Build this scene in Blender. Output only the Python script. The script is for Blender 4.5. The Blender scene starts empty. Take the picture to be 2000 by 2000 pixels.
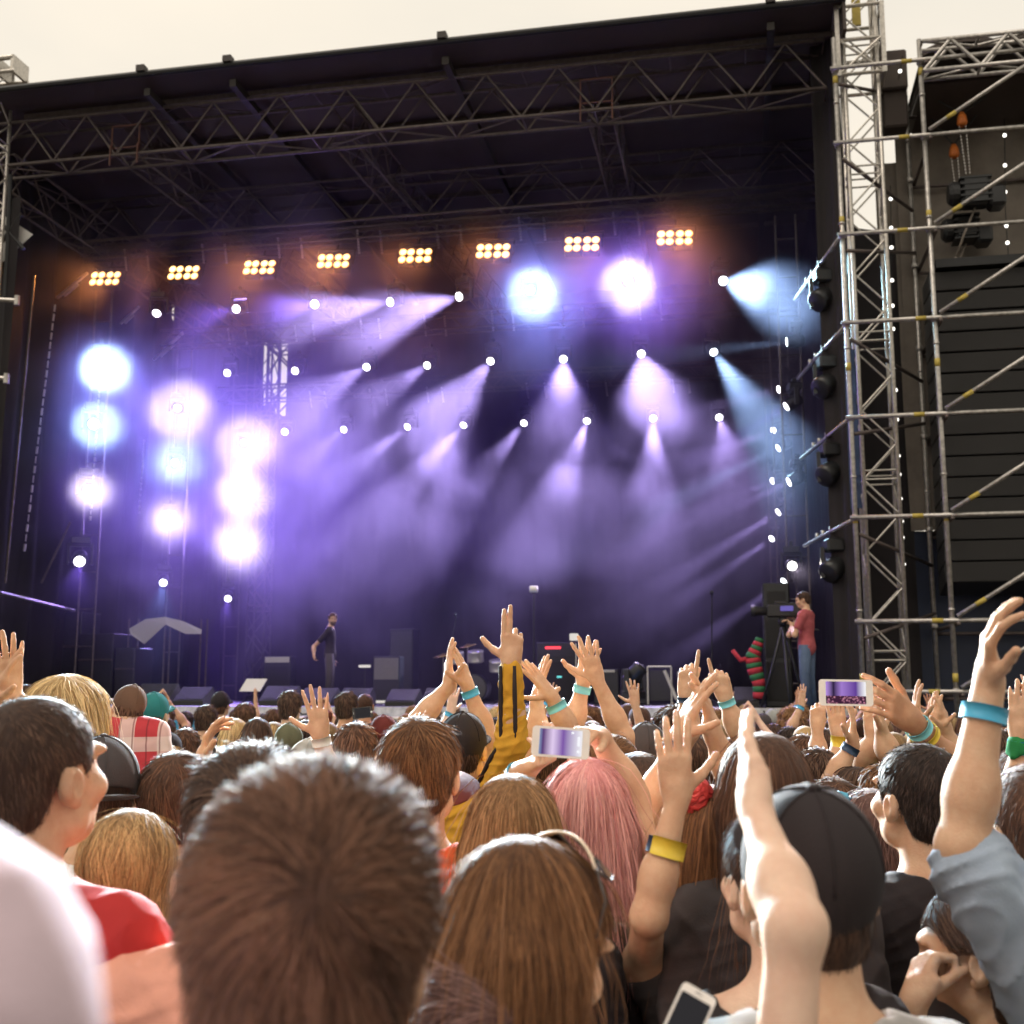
import bpy, bmesh, math, random
import numpy as np
from mathutils import Vector, Matrix
random.seed(7); rng = np.random.default_rng(7)
sc = bpy.context.scene; COL = sc.collection
rad = math.radians
# ------------------------------------------------------------------ camera
F = 2261.0; PITCH = math.atan(346 / F); CT, ST = math.cos(PITCH), math.sin(PITCH); EZ = 1.80
cam_d = bpy.data.cameras.new('camera'); cam = bpy.data.objects.new('camera', cam_d); COL.objects.link(cam)
cam.location = (0, 0, EZ); cam.rotation_euler = (math.pi / 2 + PITCH, 0, 0)
cam_d.sensor_width = 36; cam_d.lens = 36 * F / 2000; cam_d.clip_start = 0.05; cam_d.clip_end = 2000
cam_d.dof.use_dof = True; cam_d.dof.focus_distance = 4.0; cam_d.dof.aperture_fstop = 4.8; cam_d.dof.aperture_blades = 7
sc.camera = cam
# ------------------------------------------------------------------ sky and sun
SUN_EL, SUN_AZ = rad(56), rad(-128)          # soft veiled sun, high behind the viewer's left shoulder
w = bpy.data.worlds.new('World'); sc.world = w; w.use_nodes = True
nt = w.node_tree; nt.nodes.clear()
out = nt.nodes.new('ShaderNodeOutputWorld'); bgn = nt.nodes.new('ShaderNodeBackground')
sky = nt.nodes.new('ShaderNodeTexSky'); sky.sky_type = 'NISHITA'; sky.sun_disc = False
sky.sun_elevation = SUN_EL; sky.sun_rotation = SUN_AZ
tc = nt.nodes.new('ShaderNodeTexCoord'); mp = nt.nodes.new('ShaderNodeMapping'); mp.inputs['Scale'].default_value = (1.2, 1.2, 3.0)
nz = nt.nodes.new('ShaderNodeTexNoise'); nz.inputs['Scale'].default_value = 1.6; nz.inputs['Detail'].default_value = 5; nz.inputs['Distortion'].default_value = .3
rp = nt.nodes.new('ShaderNodeValToRGB')
rp.color_ramp.elements[0].position = .34; rp.color_ramp.elements[0].color = (9.6, 8.9, 7.6, 1)     # overcast cloud, sky-texture units
rp.color_ramp.elements[1].position = .75; rp.color_ramp.elements[1].color = (12.0, 10.6, 8.6, 1)
mx = nt.nodes.new('ShaderNodeMixRGB'); mx.inputs[0].default_value = .9
nt.links.new(tc.outputs['Generated'], mp.inputs[0]); nt.links.new(mp.outputs[0], nz.inputs['Vector'])
nt.links.new(nz.outputs[0], rp.inputs[0]); nt.links.new(sky.outputs[0], mx.inputs[1]); nt.links.new(rp.outputs[0], mx.inputs[2])
nt.links.new(mx.outputs[0], bgn.inputs['Color']); bgn.inputs['Strength'].default_value = .1
nt.links.new(bgn.outputs[0], out.inputs[0])
sl = bpy.data.lights.new('sun', 'SUN'); sl.energy = 1.15; sl.angle = rad(24); sl.color = (1, .9, .78)
so = bpy.data.objects.new('sun', sl); COL.objects.link(so)
sdir = Vector((math.sin(SUN_AZ) * math.cos(SUN_EL), math.cos(SUN_AZ) * math.cos(SUN_EL), math.sin(SUN_EL)))
so.rotation_euler = (-sdir).to_track_quat('-Z', 'Y').to_euler()
# ------------------------------------------------------------------ render settings
sc.view_settings.view_transform = 'Standard'; sc.view_settings.look = 'None'; sc.view_settings.exposure = 0; sc.view_settings.gamma = 1
cy = sc.cycles
cy.use_denoising = True
try: cy.denoiser = 'OPENIMAGEDENOISE'; cy.denoising_prefilter = 'ACCURATE'
except Exception: pass
cy.max_bounces = 5; cy.diffuse_bounces = 2; cy.glossy_bounces = 2; cy.transmission_bounces = 2; cy.volume_bounces = 0; cy.transparent_max_bounces = 6
cy.caustics_reflective = False; cy.caustics_refractive = False; cy.sample_clamp_indirect = 4; cy.sample_clamp_direct = 40
cy.use_light_tree = True; cy.volume_step_rate = 1.0; cy.volume_max_steps = 64
cy.use_adaptive_sampling = True; cy.adaptive_threshold = .02

# ------------------------------------------------------------------ placing helpers (K turns 1932-wide picture coords to 2000-wide)
K = 1.0352
def ray(px, py):
    u = px - 1000; v = 1000 - py
    return Vector((u, F * CT - v * ST, F * ST + v * CT))
def at(px, py, Y):
    d = ray(px, py); return Vector((0, 0, EZ)) + d * (Y / d.y)
def atd(px, py, dep):                      # by depth along the view axis: size in px = F * metres / dep
    return Vector((0, 0, EZ)) + ray(px, py) * (dep / F)
RR = at(1627, 0, 17.5); LL = at(0, 176, 20.4)
AX = (LL - RR); AX.z = 0; AX.normalize(); BX = Vector((-AX.y, AX.x, 0))
if BX.y < 0: BX = -BX
O0 = Vector((RR.x, RR.y, 0))
def S(s, d, z): return O0 + AX * s + BX * d + Vector((0, 0, z))     # stage coordinates: along the front, upstage, up
def onD(px, py, d):
    r = ray(px, py); C = Vector((0, 0, EZ)); t = (O0 + BX * d - C).dot(BX) / r.dot(BX); P = C + r * t - O0
    return P.dot(AX), P.z
STAGE_YAW = math.atan2(-AX.y, -AX.x)

# ------------------------------------------------------------------ mesh helpers
def frame_of(d):
    d = d.normalized(); up = Vector((0, 0, 1)) if abs(d.z) < .95 else Vector((1, 0, 0))
    x = up.cross(d).normalized(); return x, d.cross(x), d
class MB:
    def __init__(s): s.v = []; s.f = []
    def add(s, vs, fs):
        n = len(s.v); s.v += [tuple(v) for v in vs]; s.f += [tuple(i + n for i in f) for f in fs]; return s
    def tube(s, a, b, r, n=6, r2=None, caps=True):
        a = Vector(a); b = Vector(b); x, y, d = frame_of(b - a); r2 = r if r2 is None else r2
        vs = []
        for p, q in ((a, r), (b, r2)):
            for i in range(n):
                t = 2 * math.pi * i / n; vs.append(p + x * (math.cos(t) * q) + y * (math.sin(t) * q))
        fs = [(i, (i + 1) % n, n + (i + 1) % n, n + i) for i in range(n)]
        if caps: fs += [tuple(range(n))[::-1], tuple(range(n, 2 * n))]
        return s.add(vs, fs)
    def path(s, pts, rs, n=8, caps=True):
        pts = [Vector(p) for p in pts]
        if not hasattr(rs, '__len__'): rs = [rs] * len(pts)
        vs = []; x0 = None
        for i, p in enumerate(pts):
            t = (pts[min(i + 1, len(pts) - 1)] - pts[max(i - 1, 0)])
            t = t.normalized() if t.length > 1e-9 else Vector((0, 0, 1))
            if x0 is None: x0 = frame_of(t)[0]
            x = (x0 - t * x0.dot(t)); x = x.normalized() if x.length > 1e-6 else frame_of(t)[0]; x0 = x; y = t.cross(x)
            for k in range(n):
                a = 2 * math.pi * k / n; vs.append(p + (x * math.cos(a) + y * math.sin(a)) * rs[i])
        fs = []
        for i in range(len(pts) - 1):
            for k in range(n):
                fs.append((i * n + k, i * n + (k + 1) % n, (i + 1) * n + (k + 1) % n, (i + 1) * n + k))
        if caps: fs += [tuple(range(n))[::-1], tuple(range((len(pts) - 1) * n, len(pts) * n))]
        return s.add(vs, fs)
    def box(s, c, size, ax=None, bev=0):
        c = Vector(c); hx, hy, hz = size[0] / 2, size[1] / 2, size[2] / 2
        X, Y, Z = ax if ax else (Vector((1, 0, 0)), Vector((0, 1, 0)), Vector((0, 0, 1)))
        if X.cross(Y).dot(Z) < 0: X = -X
        if bev <= 0:
            vs = [c + X * (hx * i) + Y * (hy * j) + Z * (hz * k) for k in (-1, 1) for j in (-1, 1) for i in (-1, 1)]
            return s.add(vs, [(0, 2, 3, 1), (4, 5, 7, 6), (0, 1, 5, 4), (2, 6, 7, 3), (0, 4, 6, 2), (1, 3, 7, 5)])
        vs = []; idx = {}
        for k in (-1, 1):
            for j in (-1, 1):
                for i in (-1, 1):
                    for a in range(3):
                        e = [hx - bev, hy - bev, hz - bev]; e[a] += bev
                        idx[(i, j, k, a)] = len(vs); vs.append(c + X * (e[0] * i) + Y * (e[1] * j) + Z * (e[2] * k))
        fs = []
        def q(l, flip): fs.append(tuple(l[::-1]) if flip else tuple(l))
        for g in (-1, 1):
            q([idx[(g, -1, -1, 0)], idx[(g, 1, -1, 0)], idx[(g, 1, 1, 0)], idx[(g, -1, 1, 0)]], g < 0)
            q([idx[(-1, g, -1, 1)], idx[(-1, g, 1, 1)], idx[(1, g, 1, 1)], idx[(1, g, -1, 1)]], g < 0)
            q([idx[(-1, -1, g, 2)], idx[(1, -1, g, 2)], idx[(1, 1, g, 2)], idx[(-1, 1, g, 2)]], g < 0)
        for g in (-1, 1):
            for h in (-1, 1):
                q([idx[(g, h, -1, 0)], idx[(g, h, -1, 1)], idx[(g, h, 1, 1)], idx[(g, h, 1, 0)]], g * h < 0)
                q([idx[(g, -1, h, 0)], idx[(g, 1, h, 0)], idx[(g, 1, h, 2)], idx[(g, -1, h, 2)]], g * h < 0)
                q([idx[(-1, g, h, 1)], idx[(-1, g, h, 2)], idx[(1, g, h, 2)], idx[(1, g, h, 1)]], g * h < 0)
                for m in (-1, 1): q([idx[(g, h, m, 0)], idx[(g, h, m, 1)], idx[(g, h, m, 2)]], g * h * m < 0)
        return s.add(vs, fs)
    def lathe(s, c, prof, d=(0, 0, 1), n=16):           # prof: list of (height along d, radius)
        c = Vector(c); x, y, d = frame_of(Vector(d)); vs = []
        for h, r in prof:
            for k in range(n):
                a = 2 * math.pi * k / n; vs.append(c + d * h + (x * math.cos(a) + y * math.sin(a)) * max(r, 1e-4))
        fs = []
        for i in range(len(prof) - 1):
            for k in range(n): fs.append((i * n + k, i * n + (k + 1) % n, (i + 1) * n + (k + 1) % n, (i + 1) * n + k))
        fs += [tuple(range(n))[::-1], tuple(range((len(prof) - 1) * n, len(prof) * n))]
        return s.add(vs, fs)
    def quad(s, *p): return s.add(p, [tuple(range(len(p)))])
    def build(s, name, m, parent=None, smooth=False, origin=None):
        org = origin if origin is not None else (WO.get(parent.name, Vector()) if parent else Vector())
        me = bpy.data.meshes.new(name)
        me.from_pydata([(v[0] - org[0], v[1] - org[1], v[2] - org[2]) for v in s.v], [], s.f)
        return finish(me, name, m, parent, smooth, Vector(org))
WO = {}
def finish(me, name, m, parent, smooth, org):
    for mm in (m if isinstance(m, (list, tuple)) else [m]): me.materials.append(mm)
    me.polygons.foreach_set('use_smooth', np.full(len(me.polygons), bool(smooth))); me.update()
    o = bpy.data.objects.new(name, me); COL.objects.link(o)
    if parent is not None: o.parent = parent
    else: o.location = org
    WO[o.name] = Vector(org)
    return o
def np_mesh(name, V, Fc, m, parent=None, smooth=True):
    """V (n,3) world coords, Fc (m,3|4) int -> one mesh object"""
    org = WO.get(parent.name, Vector()) if parent else Vector()
    V = np.asarray(V, np.float32) - np.array(org, np.float32); Fc = np.asarray(Fc, np.int32)
    me = bpy.data.meshes.new(name); k = Fc.shape[1]
    me.vertices.add(len(V)); me.vertices.foreach_set('co', V.ravel())
    me.loops.add(Fc.size); me.loops.foreach_set('vertex_index', Fc.ravel())
    me.polygons.add(len(Fc)); me.polygons.foreach_set('loop_start', np.arange(0, Fc.size, k, dtype=np.int32))
    me.update(calc_edges=True)
    return finish(me, name, m, parent, smooth, Vector(org))
def tag(o, label=None, cat=None, group=None, kind=None):
    if label: o['label'] = label
    if cat: o['category'] = cat
    if group: o['group'] = group
    if kind: o['kind'] = kind
    return o
def thing(name, label, cat, loc=(0, 0, 0), group=None, rz=0):
    o = bpy.data.objects.new(name, None); COL.objects.link(o); o.empty_display_size = .2
    o.location = loc; o.rotation_euler = (0, 0, rz); WO[o.name] = Vector(loc)
    return tag(o, label, cat, group)
def copy_tree(o, parent=None):
    c = o.copy(); COL.objects.link(c); c.parent = parent; WO[c.name] = Vector(WO.get(o.name, Vector()))
    for ch in list(o.children): copy_tree(ch, c)
    return c
# ------------------------------------------------------------------ materials
MATS = {}
def mat(name, col, rough=.6, metal=0, noise=0, nscale=8, bump=0, bscale=60, col2=None, sheen=0, spec=.5, sss=0, stretch=None):
    m = bpy.data.materials.new(name); m.use_nodes = True; t = m.node_tree; b = t.nodes['Principled BSDF']
    b.inputs['Base Color'].default_value = (*col, 1); b.inputs['Roughness'].default_value = rough; b.inputs['Metallic'].default_value = metal
    b.inputs['Specular IOR Level'].default_value = spec
    if sheen: b.inputs['Sheen Weight'].default_value = sheen
    if sss:
        b.inputs['Subsurface Weight'].default_value = sss; b.inputs['Subsurface Radius'].default_value = (.012, .004, .002); b.inputs['Subsurface Scale'].default_value = 1
    if noise or bump or col2:
        tcn = t.nodes.new('ShaderNodeTexCoord'); mpn = t.nodes.new('ShaderNodeMapping')
        if stretch: mpn.inputs['Scale'].default_value = stretch
        t.links.new(tcn.outputs['Object'], mpn.inputs[0])
        if noise or col2:
            n = t.nodes.new('ShaderNodeTexNoise'); n.inputs['Scale'].default_value = nscale; n.inputs['Detail'].default_value = 6; n.inputs['Roughness'].default_value = .65
            t.links.new(mpn.outputs[0], n.inputs['Vector'])
            r = t.nodes.new('ShaderNodeValToRGB'); c2 = col2 if col2 else tuple(c * (1 - noise) for c in col)
            r.color_ramp.elements[0].position = .35; r.color_ramp.elements[0].color = (*c2, 1)
            r.color_ramp.elements[1].position = .65; r.color_ramp.elements[1].color = (*col, 1)
            t.links.new(n.outputs[0], r.inputs[0]); t.links.new(r.outputs[0], b.inputs['Base Color'])
            r2 = t.nodes.new('ShaderNodeMapRange'); r2.inputs[3].default_value = max(.05, rough - .1); r2.inputs[4].default_value = min(1, rough + .12)
            t.links.new(n.outputs[0], r2.inputs[0]); t.links.new(r2.outputs[0], b.inputs['Roughness'])
        if bump:
            n2 = t.nodes.new('ShaderNodeTexNoise'); n2.inputs['Scale'].default_value = bscale; n2.inputs['Detail'].default_value = 4
            t.links.new(mpn.outputs[0], n2.inputs['Vector']); bp = t.nodes.new('ShaderNodeBump'); bp.inputs['Strength'].default_value = bump; bp.inputs['Distance'].default_value = .01
            t.links.new(n2.outputs[0], bp.inputs['Height']); t.links.new(bp.outputs[0], b.inputs['Normal'])
    MATS[name] = m; return m
def emit(name, col, strength):
    m = bpy.data.materials.new(name); m.use_nodes = True; t = m.node_tree; t.nodes.clear()
    o = t.nodes.new('ShaderNodeOutputMaterial'); e = t.nodes.new('ShaderNodeEmission'); e.inputs[0].default_value = (*col, 1); e.inputs[1].default_value = strength
    t.links.new(e.outputs[0], o.inputs[0]); m.cycles.emission_sampling = 'NONE'; MATS[name] = m; return m
M_black = mat('black_cloth', (.02, .015, .017), .9, noise=.5, nscale=1.2, bump=.4, bscale=3)
M_tarp = mat('dark_roof_tarp', (.07, .052, .044), .75, noise=.3, nscale=.8, bump=.2, bscale=4)
M_steel = mat('galvanised_steel', (.55, .52, .48), .42, .75, noise=.45, nscale=14)
M_alu = mat('dull_aluminium', (.62, .58, .52), .38, .7, noise=.35, nscale=20)
M_alud = mat('grimy_aluminium', (.15, .12, .11), .5, .5, noise=.4, nscale=10)
M_blackm = mat('black_metal', (.02, .02, .021), .5, .2, noise=.4, nscale=20)
M_blackp = mat('black_plastic', (.018, .018, .019), .4, 0, noise=.3, nscale=30)
M_grille = mat('speaker_grille', (.022, .02, .019), .6, .3, noise=.4, nscale=200, bump=.5, bscale=300)
M_yellow = mat('yellow_tape', (.5, .38, .07), .55, noise=.2, nscale=20)
M_orange = mat('orange_paint', (.75, .2, .03), .5, noise=.3)
M_deck = mat('stage_deck', (.03, .028, .03), .55, noise=.5, nscale=6)
M_grey = mat('grey_steel_edge', (.78, .73, .64), .55, .2, noise=.4, nscale=9)
M_banner = mat('blue_banner_vinyl', (.05, .3, .52), .5, noise=.25, nscale=2)
M_white = mat('white_plastic', (.8, .78, .74), .35, noise=.08)
M_chain = mat('chain_steel', (.7, .66, .62), .35, .8)
# ================================================================== the setting
g = MB(); g.quad((-400, -400, 0), (400, -400, 0), (400, 400, 0), (-400, 400, 0))
M_ground = mat('trodden_ground', (.09, .075, .055), .95, noise=.5, nscale=3, bump=.6, bscale=12)
tag(g.build('ground', M_ground), 'trodden ground under the crowd', kind='structure')
W = 15.4; DEP = 13.0; FL = 1.5
# ---- stage deck
st = thing('stage', 'raised black stage deck with a pale steel front edge and dark skirt', 'stage', S(7.7, 1, 0))
b = MB(); b.box(S(7.4, 7.3, FL - .06), (17.2, 12.4, .12), (AX, BX, Vector((0, 0, 1)))); b.build('deck', M_deck, st)
b = MB(); b.box(S(7.4, 1.06, FL - .1), (17.2, .06, .2), (AX, BX, Vector((0, 0, 1)))); b.build('front_edge', M_grey, st)
b = MB(); b.box(S(7.4, 1.2, .69), (17.1, .05, 1.36), (AX, BX, Vector((0, 0, 1)))); b.build('skirt', M_black, st)
# ---- roof: sloping dark underside with purlins and rafters
ZR = 12.97
rf = thing('stage_roof', 'huge dark canopy roof over the whole stage, sloping up to the right', 'roof', S(7.6, 0, ZR))
b = MB()
zb = 12.9
top = [S(-.15, 0, ZR), S(15.35, 0, ZR), S(16.75, 1.2, ZR), S(16.75, DEP + .6, zb), S(-.15, DEP + .6, zb)]
up = Vector((0, 0, .09))
b.add(top + [p + up for p in top], [(0, 1, 2, 3, 4), (9, 8, 7, 6, 5), (5, 6, 1, 0), (6, 7, 2, 1), (7, 8, 3, 2), (8, 9, 4, 3), (9, 5, 0, 4)])
b.build('canopy', M_tarp, rf)
M_rafter = mat('dark_rafter_steel', (.05, .042, .038), .6, .3, noise=.3)
b = MB(); b.tube(S(-.2, 0, ZR + .02), S(15.4, 0, ZR + .02), .06, 8); b.build('edge_pipe', M_blackm, rf)
for d in (.86, 2.6, 6.0, 9.0):
    b = MB(); b.box(S(7.6, d, ZR - .1), (15.3, .07, .1), (AX, BX, Vector((0, 0, 1)))); b.build('purlin', M_alud, rf)
for s in (1.0, 6.6, 10.6, 12.3):
    b = MB(); b.box(S(s, 6.4, ZR - .22), (.12, 12.4, .14), (AX, BX, Vector((0, 0, 1))))
    b.box(S(s, -.02, ZR + .1), (.16, .16, .12), (AX, BX, Vector((0, 0, 1)))); b.build('rafter', M_rafter, rf)
b = MB(); b.box(S(-.17, .65, ZR - .28), (.05, 1.3, .5), (AX, BX, Vector((0, 0, 1)))); b.build('side_flap', M_tarp, rf)

# ---- drapes round the stage: subdivided, pleated black cloth
def drape(name, label, P0, P1, z0, z1, amp=.06, freq=5.5, holes=None, m=M_black, cat='curtain', n=160, group=None):
    P0 = Vector(P0); P1 = Vector(P1); L = (P1 - P0).length; d = (P1 - P0) / L; nrm = Vector((-d.y, d.x, 0)); nz_ = 24
    n = max(24, int(L * 12)); V = []; Fc = []
    for j in range(nz_ + 1):
        for i in range(n + 1):
            u = L * i / n; z = z0 + (z1 - z0) * j / nz_
            q = amp * (math.sin(u * freq + .7 * math.sin(u * 1.3) + .25 * math.sin(z * 1.1 + u)) + .35 * math.sin(u * freq * 2.3 + z * .4))
            p = P0 + d * u + nrm * q; V.append((p.x, p.y, z))
    for j in range(nz_):
        for i in range(n):
            u = L * (i + .5) / n; z = z0 + (z1 - z0) * (j + .5) / nz_
            if holes and holes(u, z): continue
            a = j * (n + 1) + i; Fc.append((a, a + 1, a + n + 2, a + n + 1))
    o = np_mesh(name, V, Fc, m); return tag(o, label, cat, group)
g0, gz1 = onD(547 * K, 640 * K, DEP); g1, gz0 = onD(490 * K, 792 * K, DEP)
def gap(u, z):
    s_ = 16.7 - u; f = (z - gz0) / (gz1 - gz0); lo_ = g0 + (g1 - g0) * max(0, .62 - 2.2 * f) * 0; hi_ = g1 - (g1 - g0) * max(0, .75 - 2.4 * f)
    return 0 < f < 1 and lo_ < s_ < hi_
drape('backdrop_curtain', 'wide black pleated curtain closing the back of the stage, torn open at the left', S(16.7, DEP, 0), S(-.4, DEP, 0), FL, 12.93, holes=gap)
def onS(px, py, s_):
    r = ray(px, py); C = Vector((0, 0, EZ)); t = (O0 + AX * s_ - C).dot(AX) / r.dot(AX); P = C + r * t - O0; return P.dot(BX), P.z
h0 = onS(322 * K, 556 * K, 16.5); h1 = onS(352 * K, 612 * K, 16.5)
def gap2(u, z):
    d = DEP + .2 - u; f = (d - h0[0]) / (h1[0] - h0[0]); return 0 < f < 1 and h1[1] + .2 * f < z < h0[1] - .5 * f
drape('wing_curtain', 'black curtain closing the right wing of the stage behind the white tower', S(-.12, 1.0, 0), S(-.12, DEP, 0), FL, 12.93)
drape('wing_curtain', 'black curtain closing the left wing of the stage beside the columns of bright lamps', S(16.5, DEP + .2, 0), S(16.5, 1.3, 0), FL, 12.95, holes=gap2)
drape('wing_curtain', 'narrow black leg curtain just inside the white right tower', S(-.1, .95, 0), S(.28, 1.3, 0), FL, 12.9, amp=.04, freq=14)
drape('wing_curtain', 'narrow black leg curtain at the far left edge of the stage', S(15.2, .8, 0), S(16.5, 1.5, 0), FL, 11.2, amp=.05, freq=9)
# ---- trusses
def truss(name, label, A, B, h, wd, r=.03, rl=.016, bay=1.15, m=M_alud, up=Vector((0, 0, 1)), group=None, cat='truss', mlace=None):
    A = Vector(A); B = Vector(B); d = (B - A).normalized(); side = up.cross(d).normalized(); L = (B - A).length
    t = thing(name, label, cat, A, group)
    for i in (0, 1):
        for k in (0, 1):
            q = side * (wd * (i - .5)) - up * (h * k); b = MB(); b.tube(A + q, B + q, r, 8); b.build('chord', m, t, True)
    n = max(2, int(round(L / bay))); b = MB()
    for i in range(n):
        u0, u1, um = L * i / n, L * (i + 1) / n, L * (i + .5) / n
        for k in (0, 1):
            q = side * (wd * (k - .5))
            b.tube(A + d * u0 + q - up * h, A + d * um + q, rl, 5, caps=False); b.tube(A + d * um + q, A + d * u1 + q - up * h, rl, 5, caps=False)
        for k in (0, 1):
            z = -up * (h * k); a0 = A + d * u0 + z; a1 = A + d * u1 + z
            f_ = 1 if (i + k) % 2 else -1
            b.tube(a0 + side * (wd * .5 * f_), a1 - side * (wd * .5 * f_), rl * .8, 5, caps=False)
            b.tube(a0 + side * (wd * .5), a0 - side * (wd * .5), rl * .8, 5, caps=False)
    b.build('bracing', mlace or m, t, True); return t
GT = 'lighting trusses across the stage'
truss('front_truss', 'heavy box truss nearest the roof edge, spanning the whole stage', S(.1, 1.0, 12.71), S(15.8, 1.0, 12.71), .88, .55, .034, .02, 1.3, group=GT, m=M_alud)
truss('roof_truss', 'second box truss behind the front one, carrying the orange lamp clusters', S(-.1, 4.2, 12.5), S(16, 4.2, 12.5), .92, .5, .033, .018, 1.6, group=GT)
truss('lamp_truss', 'thin pipe truss just above the row of orange lamp clusters', S(-.1, 4.25, 11.5), S(16, 4.25, 11.5), .25, .25, .022, .01, .6, group=GT)
truss('lamp_truss', 'truss above the upper row of beam lamps in the middle of the stage', S(.2, 8.15, 10.8), S(16, 8.15, 10.8), .4, .4, .025, .012, .8, group=GT)
truss('lamp_truss', 'rearmost truss above the lower row of beam lamps', S(.2, 11.55, 10.2), S(16, 11.55, 10.2), .4, .4, .025, .012, .8, group=GT)
truss('side_truss', 'dark box truss running upstage under the left edge of the roof', S(15.9, 1.2, 12.3), S(15.9, 12.8, 12.3), .8, .45, .03, .016, 1.2)
truss('side_truss', 'dark box truss running upstage under the roof, with orange splice near its front end', S(13.2, 1.4, 12.72), S(12.4, 12.6, 12.72), .7, .45, .028, .015, 1.0)
t_ = truss('side_truss', 'dark box truss running upstage under the right half of the roof with an orange splice', S(4.0, 1.4, 12.72), S(4.0, 12.6, 12.72), .7, .45, .028, .015, 1.0)
truss('side_truss', 'dark box truss running upstage under the roof centre', S(8.9, 1.4, 12.72), S(8.2, 12.6, 12.72), .7, .45, .028, .015, 1.0)
M_rust = mat('rusty_orange_paint', (.11, .03, .014), .6, noise=.4)
for (s, lab) in ((4.0, 'orange steel frame clamped on the front truss in its right third'), (13.0, 'orange steel frame clamped on the front truss in its left part')):
    b = MB()
    for i in (-.28, .28):
        b.box(S(s + i, .7, 11.82), (.025, .03, .4), (AX, BX, Vector((0, 0, 1))))
    for i in (-.28, .28): b.box(S(s + i, .74, 12.2), (.022, .022, .48), (AX, BX, Vector((0, 0, 1))))
    for z in (11.98, 12.42): b.box(S(s, .74, z), (.58, .022, .022), (AX, BX, Vector((0, 0, 1))))
    tag(b.build('truss_clamp_frame', M_rust), lab, 'clamp frame')
# ---- lattice towers
def lattice(name, label, base, z0, z1, wd, ax, r=.035, rl=.017, bay=.55, m=M_alu, group=None):
    X, Y = ax; t = thing(name, label, 'truss tower', Vector((base.x, base.y, z0)), group)
    cs = [(-1, -1), (1, -1), (1, 1), (-1, 1)]
    P = [base + X * (wd / 2 * i) + Y * (wd / 2 * j) for i, j in cs]
    for p in P:
        b = MB(); b.tube((p.x, p.y, z0), (p.x, p.y, z1), r, 8); b.build('upright', m, t, True)
    b = MB(); n = int(round((z1 - z0) / bay))
    for i in range(n):
        za, zb_ = z0 + (z1 - z0) * i / n, z0 + (z1 - z0) * (i + 1) / n
        for k in range(4):
            p, q = P[k], P[(k + 1) % 4]
            if (i + k // 2) % 2: p, q = q, p
            b.tube((p.x, p.y, za), (q.x, q.y, zb_), rl, 5, caps=False)
            if i % 9 in (0, 4): b.tube((p.x, p.y, za), (q.x, q.y, za), rl, 5, caps=False); b.tube((p.x, p.y, za + .14), (q.x, q.y, za + .14), rl, 5, caps=False)
    b.build('bracing', m, t, True); return t
tw = lattice('truss_tower', 'tall pale lattice tower holding up the right end of the stage roof', S(-.42, .55, 0), 0, 16.2, .52, (AX, BX))
bb = MB(); c = S(-.42, .55, 12.35)
for i in (-1, 1):
    for j in (-1, 1):
        p = c + AX * (.36 * i) + BX * (.36 * j); bb.box(p, (.07, .07, 1.25), (AX, BX, Vector((0, 0, 1))))
for z in (-.6, 0, .6):
    for j in (-1, 1):
        bb.tube(c + AX * -.36 + BX * (.36 * j) + Vector((0, 0, z)), c + AX * .36 + BX * (.36 * j) + Vector((0, 0, z)), .03, 6)
        bb.tube(c + BX * -.36 + AX * (.36 * j) + Vector((0, 0, z)), c + BX * .36 + AX * (.36 * j) + Vector((0, 0, z)), .03, 6)
for s_ in (-1, 1):
    bb.tube(c + AX * (-.33 * s_) - BX * .37 + Vector((0, 0, -.58)), c + AX * (.33 * s_) - BX * .37 + Vector((0, 0, 0)), .022, 6)
bb.build('sleeve_block', M_alu, tw)
bb = MB(); bb.box(S(-.42, .55, 14.6), (.14, .05, 3.6), (AX, BX, Vector((0, 0, 1)))); bb.build('strap', M_yellow, tw)
lattice('truss_tower', 'lattice tower at the left end of the stage rising above the roof', S(15.75, .45, 0), 0, 13.75, .55, (AX, BX))
b = MB()
for j in (-1, 1):
    b.tube(S(15.15, .45 + .22 * j, 13.78), S(16.6, .45 + .22 * j, 13.78), .05, 8); b.tube(S(15.1, .45 + .22 * j, 13.5), S(16.6, .45 + .22 * j, 13.5), .035, 8)
for s_ in (15.15, 15.5, 15.9, 16.3): b.box(S(s_, .45, 13.65), (.06, .5, .34), (AX, BX, Vector((0, 0, 1))))
tag(b.build('tower_head_frame', M_alu), 'pale steel head frame on top of the left tower, above the roof', 'head frame')
lattice('truss_tower', 'dark lattice tower standing outside the bright gap in the backdrop', S((g0 + g1) / 2 + .1, DEP + 1.2, 0), 0, 13.0, .9, (AX, BX), .05, .03, .9, m=M_blackm)
lattice('truss_tower', 'dark lattice tower outside the small bright gap in the left wing', S(17.2, (h0[0] + h1[0]) / 2, 0), 0, 13.0, .8, (AX, BX), .05, .03, .7, m=M_blackm)
lattice('truss_tower', 'dark lattice upright at the back left of the stage near the orange lamps', S(15.0, DEP - .6, 0), FL, 12.6, .5, (AX, BX), .03, .016, .6, m=M_alud)
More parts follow.
